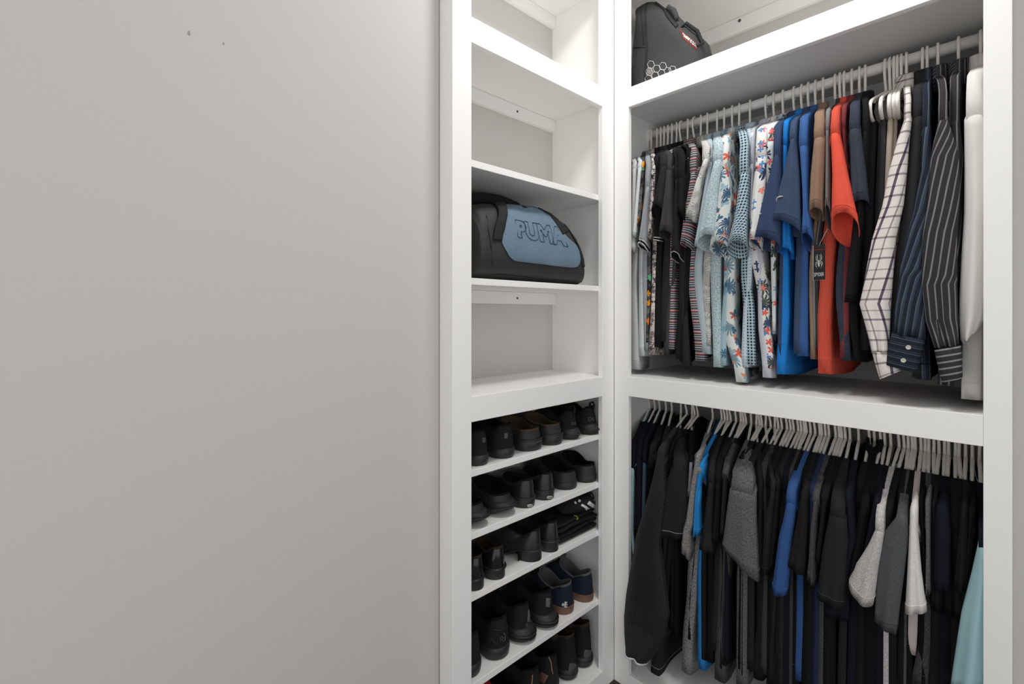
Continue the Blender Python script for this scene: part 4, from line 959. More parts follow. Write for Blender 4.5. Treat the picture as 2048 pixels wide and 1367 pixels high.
def shoe(name, label, cat, x, y, z, rot, L_, hw, st, group=None):
    """st keys: sole, side (heel height), tongue, toe, o0, o1, ow, upper, solemat, lining ..."""
    y = min(y + DY[round(z, 3)], LY1 - 0.004 - hw * st.get('flare', 1.04))
    root = empty(name, (x, y, z), label, cat, group)
    ca, sa = math.cos(rot), math.sin(rot)
    # local (u sideways, v from heel to toe, h) -> world; toe points to -X
    def Wd(u, v, h): return (x - v * ca - u * sa, y + u * ca - v * sa, z + h)
    lean = st.get('lean', 0.0)
    n = 40
    sl = outline(L_, hw, n)
    heel_h = st.get('heel', 0.0)          # block heel height
    soleT = st.get('sole', 0.022)
    def zb(s): return soleT + (heel_h * interp(s, [(0, 1), (0.30, 1), (0.55, 0.12), (1, 0.0)]) if heel_h else 0) + st.get('drop', 0.0) * (1 - s) + st.get('spring', 0.010) * max(0, (s - 0.78) / 0.22) ** 2
    def zbot(s):
        sp = st.get('spring', 0.010) * max(0, (s - 0.78) / 0.22) ** 2
        if heel_h: return heel_h * interp(s, [(0, 1), (0.30, 1), (0.55, 0.12), (1, 0.0)]) + sp
        return sp + st.get('heelcut', 0.0) * max(0, (0.12 - s) / 0.12)
    fl = st.get('flare', 1.04); rings = []
    back = st.get('kick', 0.0)
    prof = st.get('sprof', [(0.0, 0.94), (0.08, 1.0), (0.5, fl), (0.92, fl), (1.0, 0.99)])
    # bottom cap + wall
    for t, k in prof:
        rings.append([Wd(u * k, (v - 0.5 * L_) * (1 + (k - 1) * 0.5) + 0.5 * L_ - back * k * max(0, 1 - s * 5) * math.sin(PI * min(1, t * 1.0 + 0.15)), lerp(zbot(s), zb(s), t)) for (u, v, s) in sl])
    vv, ff = loft(rings, True, True, True)
    so = mesh_obj('sole', vv, ff, st['solemat'], root, True); fix_normals(so)
    if heel_h:
        hl = []
        ho = [(u, v) for (u, v, s) in outline(L_ * 0.27, hw * 0.86, n)]
        ho = []
        for (u, v, s) in sl:
            vv_ = min(v, 0.27 * L_); ho.append((u, vv_))
        for t, k in ((0, 0.97), (0.05, 1.0), (0.9, 1.02), (1.0, 1.0)): hl.append([Wd(u * k, v * k, t * (heel_h + 0.001)) for u, v in ho])
        a, b = loft(hl, True, True, True); o = mesh_obj('heel', a, b, st['solemat'], root, True); fix_normals(o)
    for j, (t, k) in enumerate(st.get('grooves', ())):
        m = MB(); m.tube([Wd(u * k, (v - 0.5 * L_) * (1 + (k - 1) * 0.5) + 0.5 * L_ - back * max(0, 1 - s * 5), lerp(zbot(s), zb(s), t)) for (u, v, s) in sl], st.get('gw', 0.0022), 6, closed=True)
        m.build('welt', st.get('weltmat', st['solemat']), so, True)
    # upper
    o0, o1, ow = st.get('o0', 0.035), st.get('o1', 0.56), st.get('ow', 0.66)
    op = outline(L_, hw, n, o0, o1, ow)
    hh, hm, ht = st['heelh'], st.get('midh', st['heelh'] * 0.8), st['tongue']
    def ho_(s): return interp(s, [(0, hh), (0.12, hh * 0.985), (0.45, hm), (0.8, lerp(hm, ht, 0.7)), (1, ht)])
    toe = st.get('toe', 0.045)
    ur = []; T = [0, 0.08, 0.18, 0.3, 0.42, 0.55, 0.68, 0.8, 0.9, 0.97, 1.0]
    bul = st.get('bulge', 0.0)
    for t in T:
        r = []
        for (b, o) in zip(sl, op):
            bu, bv, s = b[0] * 0.965, (b[1] - 0.5 * L_) * 0.985 + 0.5 * L_, b[2]
            B = Vector((bu, bv, zb(s) - 0.002)); O = Vector((o[0], o[1], ho_(s)))
            front = sstep((s - 0.42) / 0.4)
            ch = lerp(O.z * 0.72, toe + soleT * 0.5, front)
            Cc = Vector((lerp(bu, o[0], 0.06) * (1 + bul), lerp(bv, o[1], 0.04) - (lean if s < 0.2 else 0), ch))
            P = B * (1 - t) ** 2 + Cc * 2 * t * (1 - t) + O * t ** 2
            r.append(Wd(P.x, P.y, P.z))
        ur.append(r)
    a, b = loft(ur, True)
    up = mesh_obj('upper', a, b, st['upper'], root, True)
    # lining: rolls over the rim and goes down to the footbed
    lr = []
    for (k, dh, f) in ((1.03, -st.get('collar', 0.004), 0), (1.025, 0.0025, 0), (0.97, 0.003, 0), (0.92, -0.004, 0), (0.90, 0, 0.4), (0.92, 0, 0.8), (0.86, 0, 1.0), (0.4, 0, 1.0)):
        r = []
        for o in op:
            zz = lerp(ho_(o[2]) + dh, zb(o[2]) + 0.006, f)
            cv = (o0 + (o1 - o0) * 0.5) * L_
            r.append(Wd(o[0] * k, (o[1] - cv) * (k * 0.5 + 0.5 if k < 0.9 else k) + cv, zz))
        lr.append(r)
    a, b = loft(lr, True, False, True)
    mesh_obj('lining', a, b, st.get('lining', LINING), root, True)
    if st.get('tongue_up'):
        tu = st['tongue_up']; m = []
        for t in (0, 0.3, 0.6, 0.85, 1.0):
            hgt = ht - 0.012 + tu * t; vv_ = (o1 - 0.005) * L_ - 0.25 * tu * t
            wv = hw * ow * (0.62 + 0.12 * t) * (1 if t < 1 else 0.8)
            m.append([Wd(wv * math.cos(2 * PI * q / 16), vv_ - 0.25 * wv * (math.cos(2 * PI * q / 16) ** 2) + 0.004 * math.sin(2 * PI * q / 16), hgt) for q in range(16)])
        a, b = loft(m, True, True, True); mesh_obj('tongue', a, b, st.get('tonguemat', st['upper']), root, True)
    if st.get('laces'):
        m = MB()
        for j in range(4):
            v = (o1 + 0.025 + j * 0.045) * L_; wv = hw * 0.36 - j * 0.002
            h = lerp(ht, toe + soleT * 0.6 + 0.006, (j + 0.6) / 5.5) + 0.001
            m.tube([Wd(-wv, v, h - 0.007), Wd(-wv * 0.5, v + 0.003, h), Wd(0, v + 0.004, h + 0.003), Wd(wv * 0.5, v + 0.003, h), Wd(wv, v, h - 0.007)], 0.0026, 6)
        m.build('laces', st.get('lacemat', st['solemat']), root, True)
    if st.get('tab'):
        m = MB(); tw, th_, dv = st['tab']
        m.tube([Wd(0, o0 * L_ - 0.004, hh - 0.018), Wd(0, o0 * L_ - 0.010, hh + th_ * 0.5), Wd(0, o0 * L_ - 0.004, hh + th_), Wd(0, o0 * L_ + 0.008, hh + th_ * 0.7), Wd(0, o0 * L_ + 0.010, hh - 0.006)], tw, 6)
        m.build('heel_tab', st.get('tabmat', st['upper']), root, True)
    return root, up, so, Wd
def patch_on(bv, name, cx, cy, hw, hh, mat, parent, rot=0.0, eps=0.0012, nx=6, ny=6, rnd=0.0):
    """a small thin patch laid on a surface, given by a rectangle seen in the photograph"""
    vs = []; fs = []
    for j in range(ny + 1):
        for i in range(nx + 1):
            a, b = -1 + 2 * i / nx, -1 + 2 * j / ny
            if rnd:
                a2 = a * math.sqrt(1 - rnd * b * b / 2); b2 = b * math.sqrt(1 - rnd * a * a / 2); a, b = a2, b2
            px = cx + hw * a * math.cos(rot) - hh * b * math.sin(rot); py = cy + hw * a * math.sin(rot) + hh * b * math.cos(rot)
            p, nn = cast(bv, px, py); vs.append(p + nn * eps)
    for j in range(ny):
        for i in range(nx):
            k = j * (nx + 1) + i; fs.append((k, k + 1, k + nx + 2, k + nx + 1))
    o = mesh_obj(name, vs, fs, mat, parent, True)
    m = o.modifiers.new('thickness', 'SOLIDIFY'); m.thickness = 0.001; m.offset = 0
    return o
def letters_on(bv, name, txt, cx, cy, w_, h_, mat, parent, rot=0.0, eps=0.0014, shear=0.0):
    vs, fs = text_mesh(txt, 1.0, 0.02)
    x0, x1 = min(v.x for v in vs), max(v.x for v in vs); y0, y1 = min(v.y for v in vs), max(v.y for v in vs)
    out = []
    for v in vs:
        a = ((v.x - x0) / (x1 - x0) - 0.5) * w_; b = -((v.y - y0) / (y1 - y0) - 0.5) * h_ ; a += shear * b
        p, nn = cast(bv, cx + a * math.cos(rot) - b * math.sin(rot), cy + a * math.sin(rot) + b * math.cos(rot)); out.append(p + nn * eps)
    return mesh_obj(name, out, fs, mat, parent, False)

DY = {round(SH['s1'], 3): 0.030, round(SH['s2'], 3): 0.033, round(SH['s3'], 3): 0.034, round(SH['s4'], 3): 0.042, round(SH['bottom'], 3): 0.018}
def zc3(x, y): return (920 + x / 4.2719, 780 + y / 4.2719)
def zc4(x, y): return (920 + x / 4.3125, 1050 + y / 4.3125)
S1, S2, S3, S4, S5 = SH['s1'], SH['s2'], SH['s3'], SH['s4'], SH['bottom']
LN = 0.235
CLOGH = dict(sole=0.034, heelh=0.058, midh=0.050, tongue=0.078, toe=0.062, o0=0.05, o1=0.60, ow=0.74, flare=1.07, bulge=0.04)
# -- top shoe shelf
st = dict(sole=0.030, heelh=0.100, midh=0.085, tongue=0.105, toe=0.055, upper=SUEDE, solemat=RUBB, flare=1.05, o0=0.045, o1=0.5, ow=0.6, tongue_up=0.02, laces=True)
a = shoe('low_boot', 'black suede low boot, half hidden at the left end of the top shoe shelf', 'shoe', -0.030, -0.632, S1, 0.05, LN, 0.043, st, 'shoes on the shelves')
bv = bvh_of(a[1]); patch_on(bv, 'heel_logo', *zc3(203, 425), 3, 5, DLOGO, a[1], 0.05)
a = shoe('low_boot', 'black suede low boot left of the fleece lined clogs', 'shoe', -0.030, -0.530, S1, 0.0, LN, 0.046, st, 'shoes on the shelves')
bv = bvh_of(a[1]); patch_on(bv, 'heel_logo', *zc3(392, 388), 3.5, 5.5, DLOGO, a[1], 0.05)
st = dict(CLOGH); st.update(sole=0.036, heelh=0.066, midh=0.064, tongue=0.085, toe=0.066, upper=FOAM, solemat=RUBB, lining=FUR, ow=0.80, o1=0.62, grooves=((0.98, 1.045),), gw=0.0026)
a = shoe('lined_clog', 'black clog with brown fleece lining, left one of the pair', 'shoe', -0.030, -0.415, S1, -0.05, LN + 0.005, 0.056, st, 'shoes on the shelves')
bv = bvh_of(a[2]); stroke(bv, 'swirl', [zc3(640, 470), zc3(655, 445), zc3(690, 432), zc3(712, 440), zc3(700, 470), zc3(680, 478)], 0.0011, DLOGO, a[2])
a = shoe('lined_clog', 'black clog with brown fleece lining, right one of the pair', 'shoe', -0.026, -0.312, S1, -0.04, LN + 0.005, 0.050, st, 'shoes on the shelves')
bv = bvh_of(a[2]); stroke(bv, 'swirl', [zc3(790, 440), zc3(800, 405), zc3(830, 392), zc3(850, 400), zc3(830, 430)], 0.0011, DLOGO, a[2])
st = dict(sole=0.028, heelh=0.098, midh=0.074, tongue=0.100, toe=0.048, upper=KNIT, solemat=RUBB, flare=1.10, kick=0.012, drop=0.012, o0=0.05, o1=0.5, ow=0.58, tab=(0.004, 0.018, 0), laces=True, tongue_up=0.02, grooves=((0.5, 1.10),))
a = shoe('trainer', 'black knit trainer with heel loop, left one on the top shoe shelf', 'shoe', -0.036, -0.212, S1, 0.03, LN, 0.041, st, 'shoes on the shelves')
bv = bvh_of(a[1]); letters_on(bv, 'heel_lettering', 'DS', *zc3(970, 285), 9, 6, DLOGO, a[1])
a = shoe('trainer', 'black knit trainer with heel loop, right one beside the side panel', 'shoe', -0.030, -0.108, S1, 0.02, LN, 0.042, st, 'shoes on the shelves')
bv = bvh_of(a[1]); letters_on(bv, 'heel_lettering', 'DS', *zc3(1120, 245), 11, 7, DLOGO, a[1])
# -- second shoe shelf
st = dict(CLOGH); st.update(sole=0.040, heelh=0.060, midh=0.058, tongue=0.080, upper=FOAM, solemat=FOAM, flare=1.10, kick=0.020, heelcut=0.018, grooves=((0.55, 1.10), (0.75, 1.08)))
shoe('foam_clog', 'black ridged foam clog, left one half hidden by the stile', 'shoe', -0.044, -0.640, S2, 0.02, LN, 0.046, st, 'shoes on the shelves')
shoe('foam_clog', 'black ridged foam clog with kicked up heel, right one of the pair', 'shoe', -0.046, -0.535, S2, -0.12, LN, 0.052, st, 'shoes on the shelves')
st = dict(sole=0.030, heelh=0.088, midh=0.066, tongue=0.080, toe=0.045, upper=LEATH, solemat=RUBB, flare=1.02, o0=0.03, o1=0.52, ow=0.62, grooves=((0.97, 1.03),), gw=0.002)
for (yy, lab, lx, ly, sx) in ((-0.440, 'black leather slip-on shoe with small white heel badge, left one', 596, 983, 500), (-0.347, 'black leather slip-on shoe with small white heel badge, right one', 764, 912, 680)):
    a = shoe('slip_on_shoe', lab, 'shoe', -0.030, yy, S2, -0.03, LN, 0.044, st, 'shoes on the shelves')
    bv = bvh_of(a[2]); patch_on(bv, 'heel_badge', *zc3(lx, ly), 5.2, 2.6, LOGO, a[2], -0.12, rnd=0.6)
    letters_on(bv, 'badge_lettering', 'VANS', *zc3(lx, ly), 7.4, 2.2, RUBB, a[2], -0.12, 0.0024)
st = dict(CLOGH); st.update(sole=0.024, heelh=0.062, midh=0.055, tongue=0.082, upper=FOAM, solemat=FOAM, flare=1.02, o0=0.045, o1=0.60, ow=0.78)
shoe('smooth_clog', 'smooth black slip-on clog, left one on the second shoe shelf', 'shoe', -0.040, -0.222, S2, -0.10, LN, 0.052, st, 'shoes on the shelves')
shoe('smooth_clog', 'smooth black slip-on clog, right one against the side panel', 'shoe', -0.034, -0.112, S2, -0.12, LN, 0.050, st, 'shoes on the shelves')
# -- third shoe shelf
st = dict(sole=0.006, heel=0.026, heelh=0.092, midh=0.070, tongue=0.086, toe=0.034, upper=PATENT, solemat=RUBB, flare=1.03, o0=0.03, o1=0.46, ow=0.58, lining=shoe_mat('tan_shoe_lining', (48, 36, 28), 0.8, 0.1), laces=True, weltmat=PATENT, grooves=((0.6, 1.05),), gw=0.0022)
shoe('dress_shoe', 'glossy black patent dress shoe, left one partly behind the stile', 'shoe', -0.024, -0.655, S3, 0.05, LN, 0.040, st, 'shoes on the shelves')
shoe('dress_shoe', 'glossy black patent dress shoe, right one with bright heel reflections', 'shoe', -0.024, -0.573, S3, 0.0, LN, 0.040, st, 'shoes on the shelves')
st = dict(st); st.update(upper=LEATH, heel=0.030, heelh=0.098, midh=0.075, tongue=0.092, toe=0.040, lining=LINING, weltmat=RUBB)
shoe('leather_derby', 'matte black leather derby shoe turned sideways, left one', 'shoe', -0.022, -0.405, S3, 0.42, LN, 0.042, st, 'shoes on the shelves')
shoe('leather_derby', 'matte black leather derby shoe beside the folded black clothes', 'shoe', -0.022, -0.328, S3, 0.12, LN, 0.040, st, 'shoes on the shelves')
# -- fourth shoe shelf
st = dict(sole=0.034, heelh=0.120, midh=0.090, tongue=0.130, toe=0.055, upper=SUEDE, solemat=RUBB, flare=1.04, o0=0.04, o1=0.52, ow=0.62, laces=True, tongue_up=0.045, tonguemat=SUEDE)
a = shoe('skate_shoe', 'chunky black skate shoe, left one mostly behind the stile', 'shoe', -0.036, -0.672, S4, 0.0, LN, 0.048, st, 'shoes on the shelves')
a = shoe('skate_shoe', 'chunky black skate shoe with embossed heel emblem, right one', 'shoe', -0.034, -0.562, S4, 0.0, LN, 0.051, st, 'shoes on the shelves')
bv = bvh_of(a[1])
stroke(bv, 'heel_panel_seam', [zc4(245, 935), zc4(290, 895), zc4(345, 905), zc4(395, 880)], 0.0012, FOAM, a[1]); stroke(bv, 'heel_panel_seam', [zc4(245, 935), zc4(300, 1010), zc4(345, 1045), zc4(405, 1030)], 0.0012, FOAM, a[1])
stroke(bv, 'heel_emblem', [zc4(350, 1000), zc4(345, 975), zc4(360, 955), zc4(372, 970), zc4(358, 985), zc4(372, 998), zc4(384, 985), zc4(388, 945), zc4(374, 925)], 0.0016, DLOGO, a[1])
st = dict(sole=0.040, heelh=0.112, midh=0.088, tongue=0.120, toe=0.052, upper=KNIT, solemat=RUBB, flare=1.12, kick=0.016, o0=0.05, o1=0.52, ow=0.60, laces=True, tongue_up=0.03, grooves=((0.35, 1.10), (0.62, 1.12)), gw=0.0030)
a = shoe('running_shoe', 'black running shoe with grey reflective heel strip, left one', 'shoe', -0.044, -0.452, S4, 0.05, LN, 0.049, st, 'shoes on the shelves')
bv = bvh_of(a[1]); patch_on(bv, 'reflective_strip', *zc4(597, 780), 3.6, 12, REFL, a[1], 0.06)
letters_on(bv, 'heel_lettering', 'B', *zc4(590, 860), 10, 9, DLOGO, a[1])
a = shoe('running_shoe', 'black running shoe with grey reflective heel strip, right one', 'shoe', -0.040, -0.348, S4, 0.02, LN, 0.047, st, 'shoes on the shelves')
bv = bvh_of(a[1]); patch_on(bv, 'reflective_strip', *zc4(757, 665), 4, 9, REFL, a[1], 0.06)
st = dict(sole=0.026, heelh=0.098, midh=0.076, tongue=0.112, toe=0.044, upper=NAVS, solemat=GUM, lining=GREYL, flare=1.02, o0=0.045, o1=0.56, ow=0.74, tongue_up=0.03, tonguemat=GREYL, grooves=((0.97, 1.02),), gw=0.0015, laces=True, lacemat=LINING)
a = shoe('gum_sole_sneaker', 'navy suede sneaker with gum sole and white heel emblem, left one', 'shoe', -0.036, -0.238, S4, 0.22, LN, 0.047, st, 'shoes on the shelves')
bv = bvh_of(a[1]); bs = bvh_of(a[2])
em = LOGO
patch_on(bv, 'heel_emblem', *zc4(906, 685), 1.6, 5.6, em, a[1], 0.12); patch_on(bv, 'heel_emblem', *zc4(888, 682), 2.2, 2.6, em, a[1], 0.5)
for dx, dy in ((912, 662), (914, 682), (914, 702)): patch_on(bv, 'heel_emblem', *zc4(dx, dy), 2.8, 1.2, em, a[1], 0.1)
letters_on(bs, 'sole_lettering', 'etnies', *zc4(980, 770), 9, 4, RUBB, a[2], -0.15)
a = shoe('gum_sole_sneaker', 'navy suede sneaker with gum sole, right one by the side panel', 'shoe', -0.030, -0.132, S4, 0.20, LN, 0.043, st, 'shoes on the shelves')
# -- bottom of the unit
st = dict(sole=0.030, heelh=0.105, midh=0.085, tongue=0.11, toe=0.05, upper=REDS, solemat=RUBB, flare=1.03, o0=0.04, o1=0.52, ow=0.62, laces=True)
shoe('canvas_sneaker', 'red canvas sneaker at the bottom, cut by the photo edge', 'shoe', -0.060, -0.470, S5, 0.0, LN - 0.01, 0.043, st, 'shoes on the shelves')
st = dict(sole=0.030, heelh=0.125, midh=0.10, tongue=0.13, toe=0.05, upper=KNIT, solemat=RUBB, flare=1.04, o0=0.04, o1=0.52, ow=0.62, laces=True, tongue_up=0.03)
a = shoe('gold_trimmed_trainer', 'black trainer with gold heel piping, left one at the bottom', 'shoe', -0.050, -0.372, S5, 0.05, LN, 0.043, st, 'shoes on the shelves')
bv = bvh_of(a[1]); stroke(bv, 'piping', [zc4(612, 1240), zc4(625, 1290), zc4(622, 1340), zc4(612, 1400)], 0.0015, GOLD, a[1])
st = dict(st); st.update(upper=BRNB)
a = shoe('gold_trimmed_trainer', 'dark trainer with gold heel piping beside the brown boots', 'shoe', -0.050, -0.282, S5, 0.05, LN, 0.043, dict(st, upper=KNIT), 'shoes on the shelves')
bv = bvh_of(a[1]); stroke(bv, 'piping', [zc4(765, 1130), zc4(785, 1180), zc4(790, 1230), zc4(800, 1280)], 0.0015, GOLD, a[1]); patch_on(bv, 'heel_panel', *zc4(710, 1310), 9, 9, GUM, a[1], 0.5)
st = dict(sole=0.036, heelh=0.150, midh=0.135, tongue=0.165, toe=0.055, upper=SUEDE, solemat=RUBB, flare=1.06, o0=0.05, o1=0.46, ow=0.66, laces=True, tongue_up=0.02, lining=BRNB, collar=0.032, grooves=((0.5, 1.06), (0.8, 1.05)), gw=0.0028)
for yy, lab, lx, ly, bx, by in ((-0.190, 'black hiking boot with brown padded collar, left one of the pair', 968, 1225, 990, 1050), (-0.102, 'black hiking boot with brown padded collar, right one in the corner', 1097, 1110, 1105, 920)):
    a = shoe('hiking_boot', lab, 'boot', -0.046, yy, S5, 0.02, LN, 0.044, st, 'shoes on the shelves')
    bv = bvh_of(a[1]); patch_on(bv, 'heel_patch', *zc4(lx, ly), 7.5, 9, DLOGO, a[1], 0.15, rnd=0.5)

# ------------------------------------------------------------------ folded black clothes on the third shoe shelf
def folded(name, label, xs, ys_, z0, layers, mat, seed):
    R = random.Random(seed); x0, x1 = xs; y0, y1 = ys_
    root = empty(name, ((x0 + x1) / 2, (y0 + y1) / 2, z0), label, 'clothes')
    z = z0
    for li, th in enumerate(layers):
        rings = []; N = 24; K = 16; p = R.random() * 6
        xa = x1 - R.uniform(0, 0.012); yo = R.uniform(-0.006, 0.006)
        for i in range(K):
            v = i / (K - 1); yy = lerp(y0 + yo, y1 + yo, v)
            e = math.sqrt(max(0.0, 1 - (2 * v - 1) ** 12)) if 0 < v < 1 else 0.25
            r = []
            for k in range(N):
                a = 2 * PI * k / N
                cx = math.copysign(abs(math.cos(a)) ** 0.45, math.cos(a)); sz = math.copysign(abs(math.sin(a)) ** 0.75, math.sin(a))
                wv = 0.0035 * math.sin(6 * v + 3 * cx + p + li) 
                r.append(((x0 + xa) / 2 + cx * (xa - x0) / 2 * (0.92 + 0.08 * e), yy, max(z0 + 0.0005, z + th / 2 + sz * th / 2 * e + (wv if li else max(0, wv) * (sz > 0)))))
            rings.append(r)
        v_, f_ = loft(rings, True, True, True)
        mesh_obj('fold', v_, f_, mat, root, True, [(q[0], q[1]) for q in v_])
        z += th * 0.93
    return root, z
JER = fabric('folded_black_jersey', 'plain', (34, 34, 36))
f1, zt_ = folded('folded_clothes', 'stack of folded black clothes at the right of the third shoe shelf', (-0.235, -0.028), (-0.275, -0.052), S3, (0.022, 0.020, 0.020, 0.018), JER, 5)
rr_ = empty('rolled_shirt', (-0.10, -0.13, zt_), 'rolled black shirt with white lettering on top of the folded clothes', 'clothes')
rings = []; N = 28
for i in range(22):
    v = i / 21; c = Vector((-0.095 + 0.02 * math.sin(v * 3), lerp(-0.215, -0.050, v), zt_ + 0.030 + 0.004 * math.sin(5 * v)))
    e = math.sqrt(max(0.02, 1 - (2 * v - 1) ** 6)); ra, rb = 0.058 * e, 0.030 * e
    rings.append([c + Vector((math.cos(2 * PI * k / N) * ra * (1 + 0.05 * math.sin(3 * k + 9 * v)), 0.006 * math.sin(2 * PI * k / N * 2 + 4 * v), math.sin(2 * PI * k / N) * rb)) for k in range(N)])
v_, f_ = loft(rings, True, True, True)
ro = mesh_obj('roll', v_, f_, JER, rr_, True, [(q[0], q[1]) for q in v_])
m = MB()
for t0 in (0.75, 0.5, 0.28):
    pts = []
    for k in range(20):
        a = 2 * PI * k / 20; pts.append((-0.095 + math.cos(a) * 0.055 * t0, -0.0515 + 0.004 * 0, zt_ + 0.030 + math.sin(a) * 0.028 * t0))
    m.tube(pts, 0.0022, 6, closed=True)
m.build('rolled_edge', JER, ro, True)
bv = bvh_of(ro)
for (cx, cy, hw_, hh_, rt_2) in ((1118, 975, 22, 12, 0.6), (1085, 1010, 20, 9, 0.75), (1050, 985, 12, 8, 0.5), (1090, 1025, 9, 12, 0.6), (1132, 1060, 8, 13, 0.5), (1020, 945, 8, 8, 0.4), (985, 960, 9, 6, 0.9)):
    patch_on(bv, 'white_lettering', *zc3(cx, cy), hw_ / 3.2, hh_ / 3.4, PIPE, ro, rt_2)
NEON = paint('neon_yellow_cord', (190, 214, 70), 0.6, 0.3)
bv = bvh_of(f1.children[-1])
pp = [zc3(975, 1072), zc3(990, 1078), zc3(1012, 1100), zc3(1022, 1118), zc3(1012, 1122), zc3(992, 1104)]
stroke(bv, 'neon_loop', pp, 0.0012, NEON, f1, 0.003, True)
# ------------------------------------------------------------------ bags
NYL = paint('black_nylon', (52, 51, 51), 0.62, 0.3, 0.5, 45, 0.12)
WEB = paint('black_webbing', (44, 43, 44), 0.8, 0.2, 0.6, 900)
PIPEK = paint('black_piping', (28, 28, 29), 0.6, 0.3)
GNY = paint('dark_grey_polyester', (62, 62, 63), 0.75, 0.2, 0.55, 30, 0.14)
def blue_mesh():
    n = NT('steel_blue_mesh'); o = n.obj(); sc = 2 * PI / 0.0052
    m = n.mapp(o, (1, 1, 1)); X, Y, Z = n.sep(m)
    a = n.math('SINE', n.math('MULTIPLY', n.math('ADD', Y, Z), sc * 0.8)); b = n.math('SINE', n.math('MULTIPLY', n.math('SUBTRACT', Y, Z), sc * 0.8))
    d = n.math('MULTIPLY', a, b)
    col = n.mix(n.math('LESS_THAN', d, -0.25), s2l((122, 146, 164)), s2l((84, 108, 128)))
    n.bump(n.math('ADD', d, n.math('MULTIPLY', n.noise(o, 22, 2), 4)), 0.5, 0.002)
    return n.fin(col, 0.6, 0.3)
BLUM = blue_mesh()
LETB = paint('dark_blue_stitching', (52, 70, 90), 0.7, 0.2)
def zb2(x, y): return (900 + x / 4.5556, 340 + y / 4.5556)
def smooth_loop(pts, n=6):
    out = []; N = len(pts)
    for i in range(N):
        p0, p1, p2, p3 = (Vector(pts[(i + k - 1) % N]) for k in range(4))
        for j in range(n):
            t = j / n
            out.append(0.5 * ((2 * p1) + (p2 - p0) * t + (2 * p0 - 5 * p1 + 4 * p2 - p3) * t * t + (3 * p1 - p0 - 3 * p2 + p3) * t ** 3))
    return out
def panel_on(bv, name, pxs, mat, parent, eps=0.002, rings=9, cen=None):
    loop = smooth_loop([(a, b) for a, b in pxs]); c = Vector(cen) if cen else sum(loop, Vector((0, 0))) / len(loop)
    rs = []
    for j in range(rings + 1):
        k = 1 - j / rings
        k = max(k, 0.02)
        r = []
        for q in loop:
            p2 = c + (q - c) * k; p, nn = cast(bv, p2.x, p2.y); r.append(p + nn * (eps * (1 if j else 0.2)))
        rs.append(r)
    v, f = loft(rs, True, False, True)
    o = mesh_obj(name, v, f, mat, parent, True); fix_normals(o); return o, rs[0]
def band_on(bv, name, pxs, hw_, mat, parent, eps=0.003, lift=0.0):
    """a webbing strap lying over a surface; hw_ in photo pixels"""
    P = [Vector(p) for p in pxs]; dense = []
    for i in range(len(P) - 1):
        p0, p1, p2, p3 = P[max(i - 1, 0)], P[i], P[i + 1], P[min(i + 2, len(P) - 1)]
        for j in range(6):
            t = j / 6; dense.append(0.5 * ((2 * p1) + (p2 - p0) * t + (2 * p0 - 5 * p1 + 4 * p2 - p3) * t * t + (3 * p1 - p0 - 3 * p2 + p3) * t ** 3))
    dense.append(P[-1]); vs = []; fs = []; M = len(dense)
    for i, q in enumerate(dense):
        tn = (dense[min(i + 1, M - 1)] - dense[max(i - 1, 0)]).normalized(); nn2 = Vector((-tn.y, tn.x))
        for k in (-1, -0.5, 0, 0.5, 1):
            a = q + nn2 * hw_ * k; p, nn = cast(bv, a.x, a.y); vs.append(p + nn * (eps + lift * math.sin(PI * i / (M - 1))))
    for i in range(M - 1):
        for k in range(4):
            a = i * 5 + k; fs.append((a, a + 1, a + 6, a + 5))
    o = mesh_obj(name, vs, fs, mat, parent, True); m = o.modifiers.new('thickness', 'SOLIDIFY'); m.thickness = 0.0024; m.offset = 1
    return o
# -- black and blue duffel
ZD = SH['b']
du = empty('duffel_bag', (-0.14, -0.36, ZD), 'black sports duffel bag with steel blue front panel on the shelf', 'bag')
R = random.Random(4); rings = []; N = 72
def du_h(y): return interp(y, [(-0.615, 0.205), (-0.595, 0.228), (-0.53, 0.246), (-0.42, 0.262), (-0.32, 0.268), (-0.26, 0.260), (-0.20, 0.238), (-0.155, 0.200), (-0.13, 0.150), (-0.118, 0.100)])
Ys = [-0.616 + 0.003 * i for i in range(5)] + [-0.60 + 0.0105 * i for i in range(43)] + [-0.145, -0.138, -0.130, -0.124, -0.118]
for yi, y in enumerate(Ys):
    h = du_h(y); e = 1.0
    if yi < 5: e = 0.955 + 0.01 * yi
    if y > -0.15: e = 1 - 0.16 * ((y + 0.15) / 0.032) ** 2
    r = []
    for k in range(N):
        a = 2 * PI * k / N
        cx = math.copysign(abs(math.cos(a)) ** 0.62, math.cos(a)); sz = math.copysign(abs(math.sin(a)) ** 0.72, math.sin(a))
        z = ZD + 0.001 + h / 2 + sz * h / 2 * (1 if sz < 0 else e)
        t = (z - ZD) / h
        x = -0.142 + cx * 0.120 * e - 0.030 * t * t
        wr = 0.0018 * math.sin(26 * y + 3 * a) + 0.0010 * math.sin(50 * y - 3 * a + 1.3) + 0.003 * math.sin(9 * y + 2 * a)
        if sz > -0.9: x += wr * (0.4 + 0.6 * abs(cx)); z += 0.5 * wr * max(0, sz)
        r.append((x, y, z))
    rings.append(r)
v_, f_ = loft(rings, True, True, True)
db = mesh_obj('body', v_, f_, NYL, du, True); fix_normals(db)
bv = bvh_of(db)
pan, edge = panel_on(bv, 'front_panel', [zb2(*p) for p in ((505, 400), (440, 275), (620, 252), (800, 300), (900, 375), (985, 480), (1062, 595), (1150, 680), (1192, 790), (1155, 885), (1000, 880), (850, 862), (700, 845), (575, 822), (510, 740), (468, 640), (500, 520))], BLUM, du, 0.0022, 10, zb2(800, 610))
m = MB(); m.tube(edge, 0.0016, 6, closed=True); m.build('panel_piping', PIPEK, pan, True)
bp = bvh_of(pan)
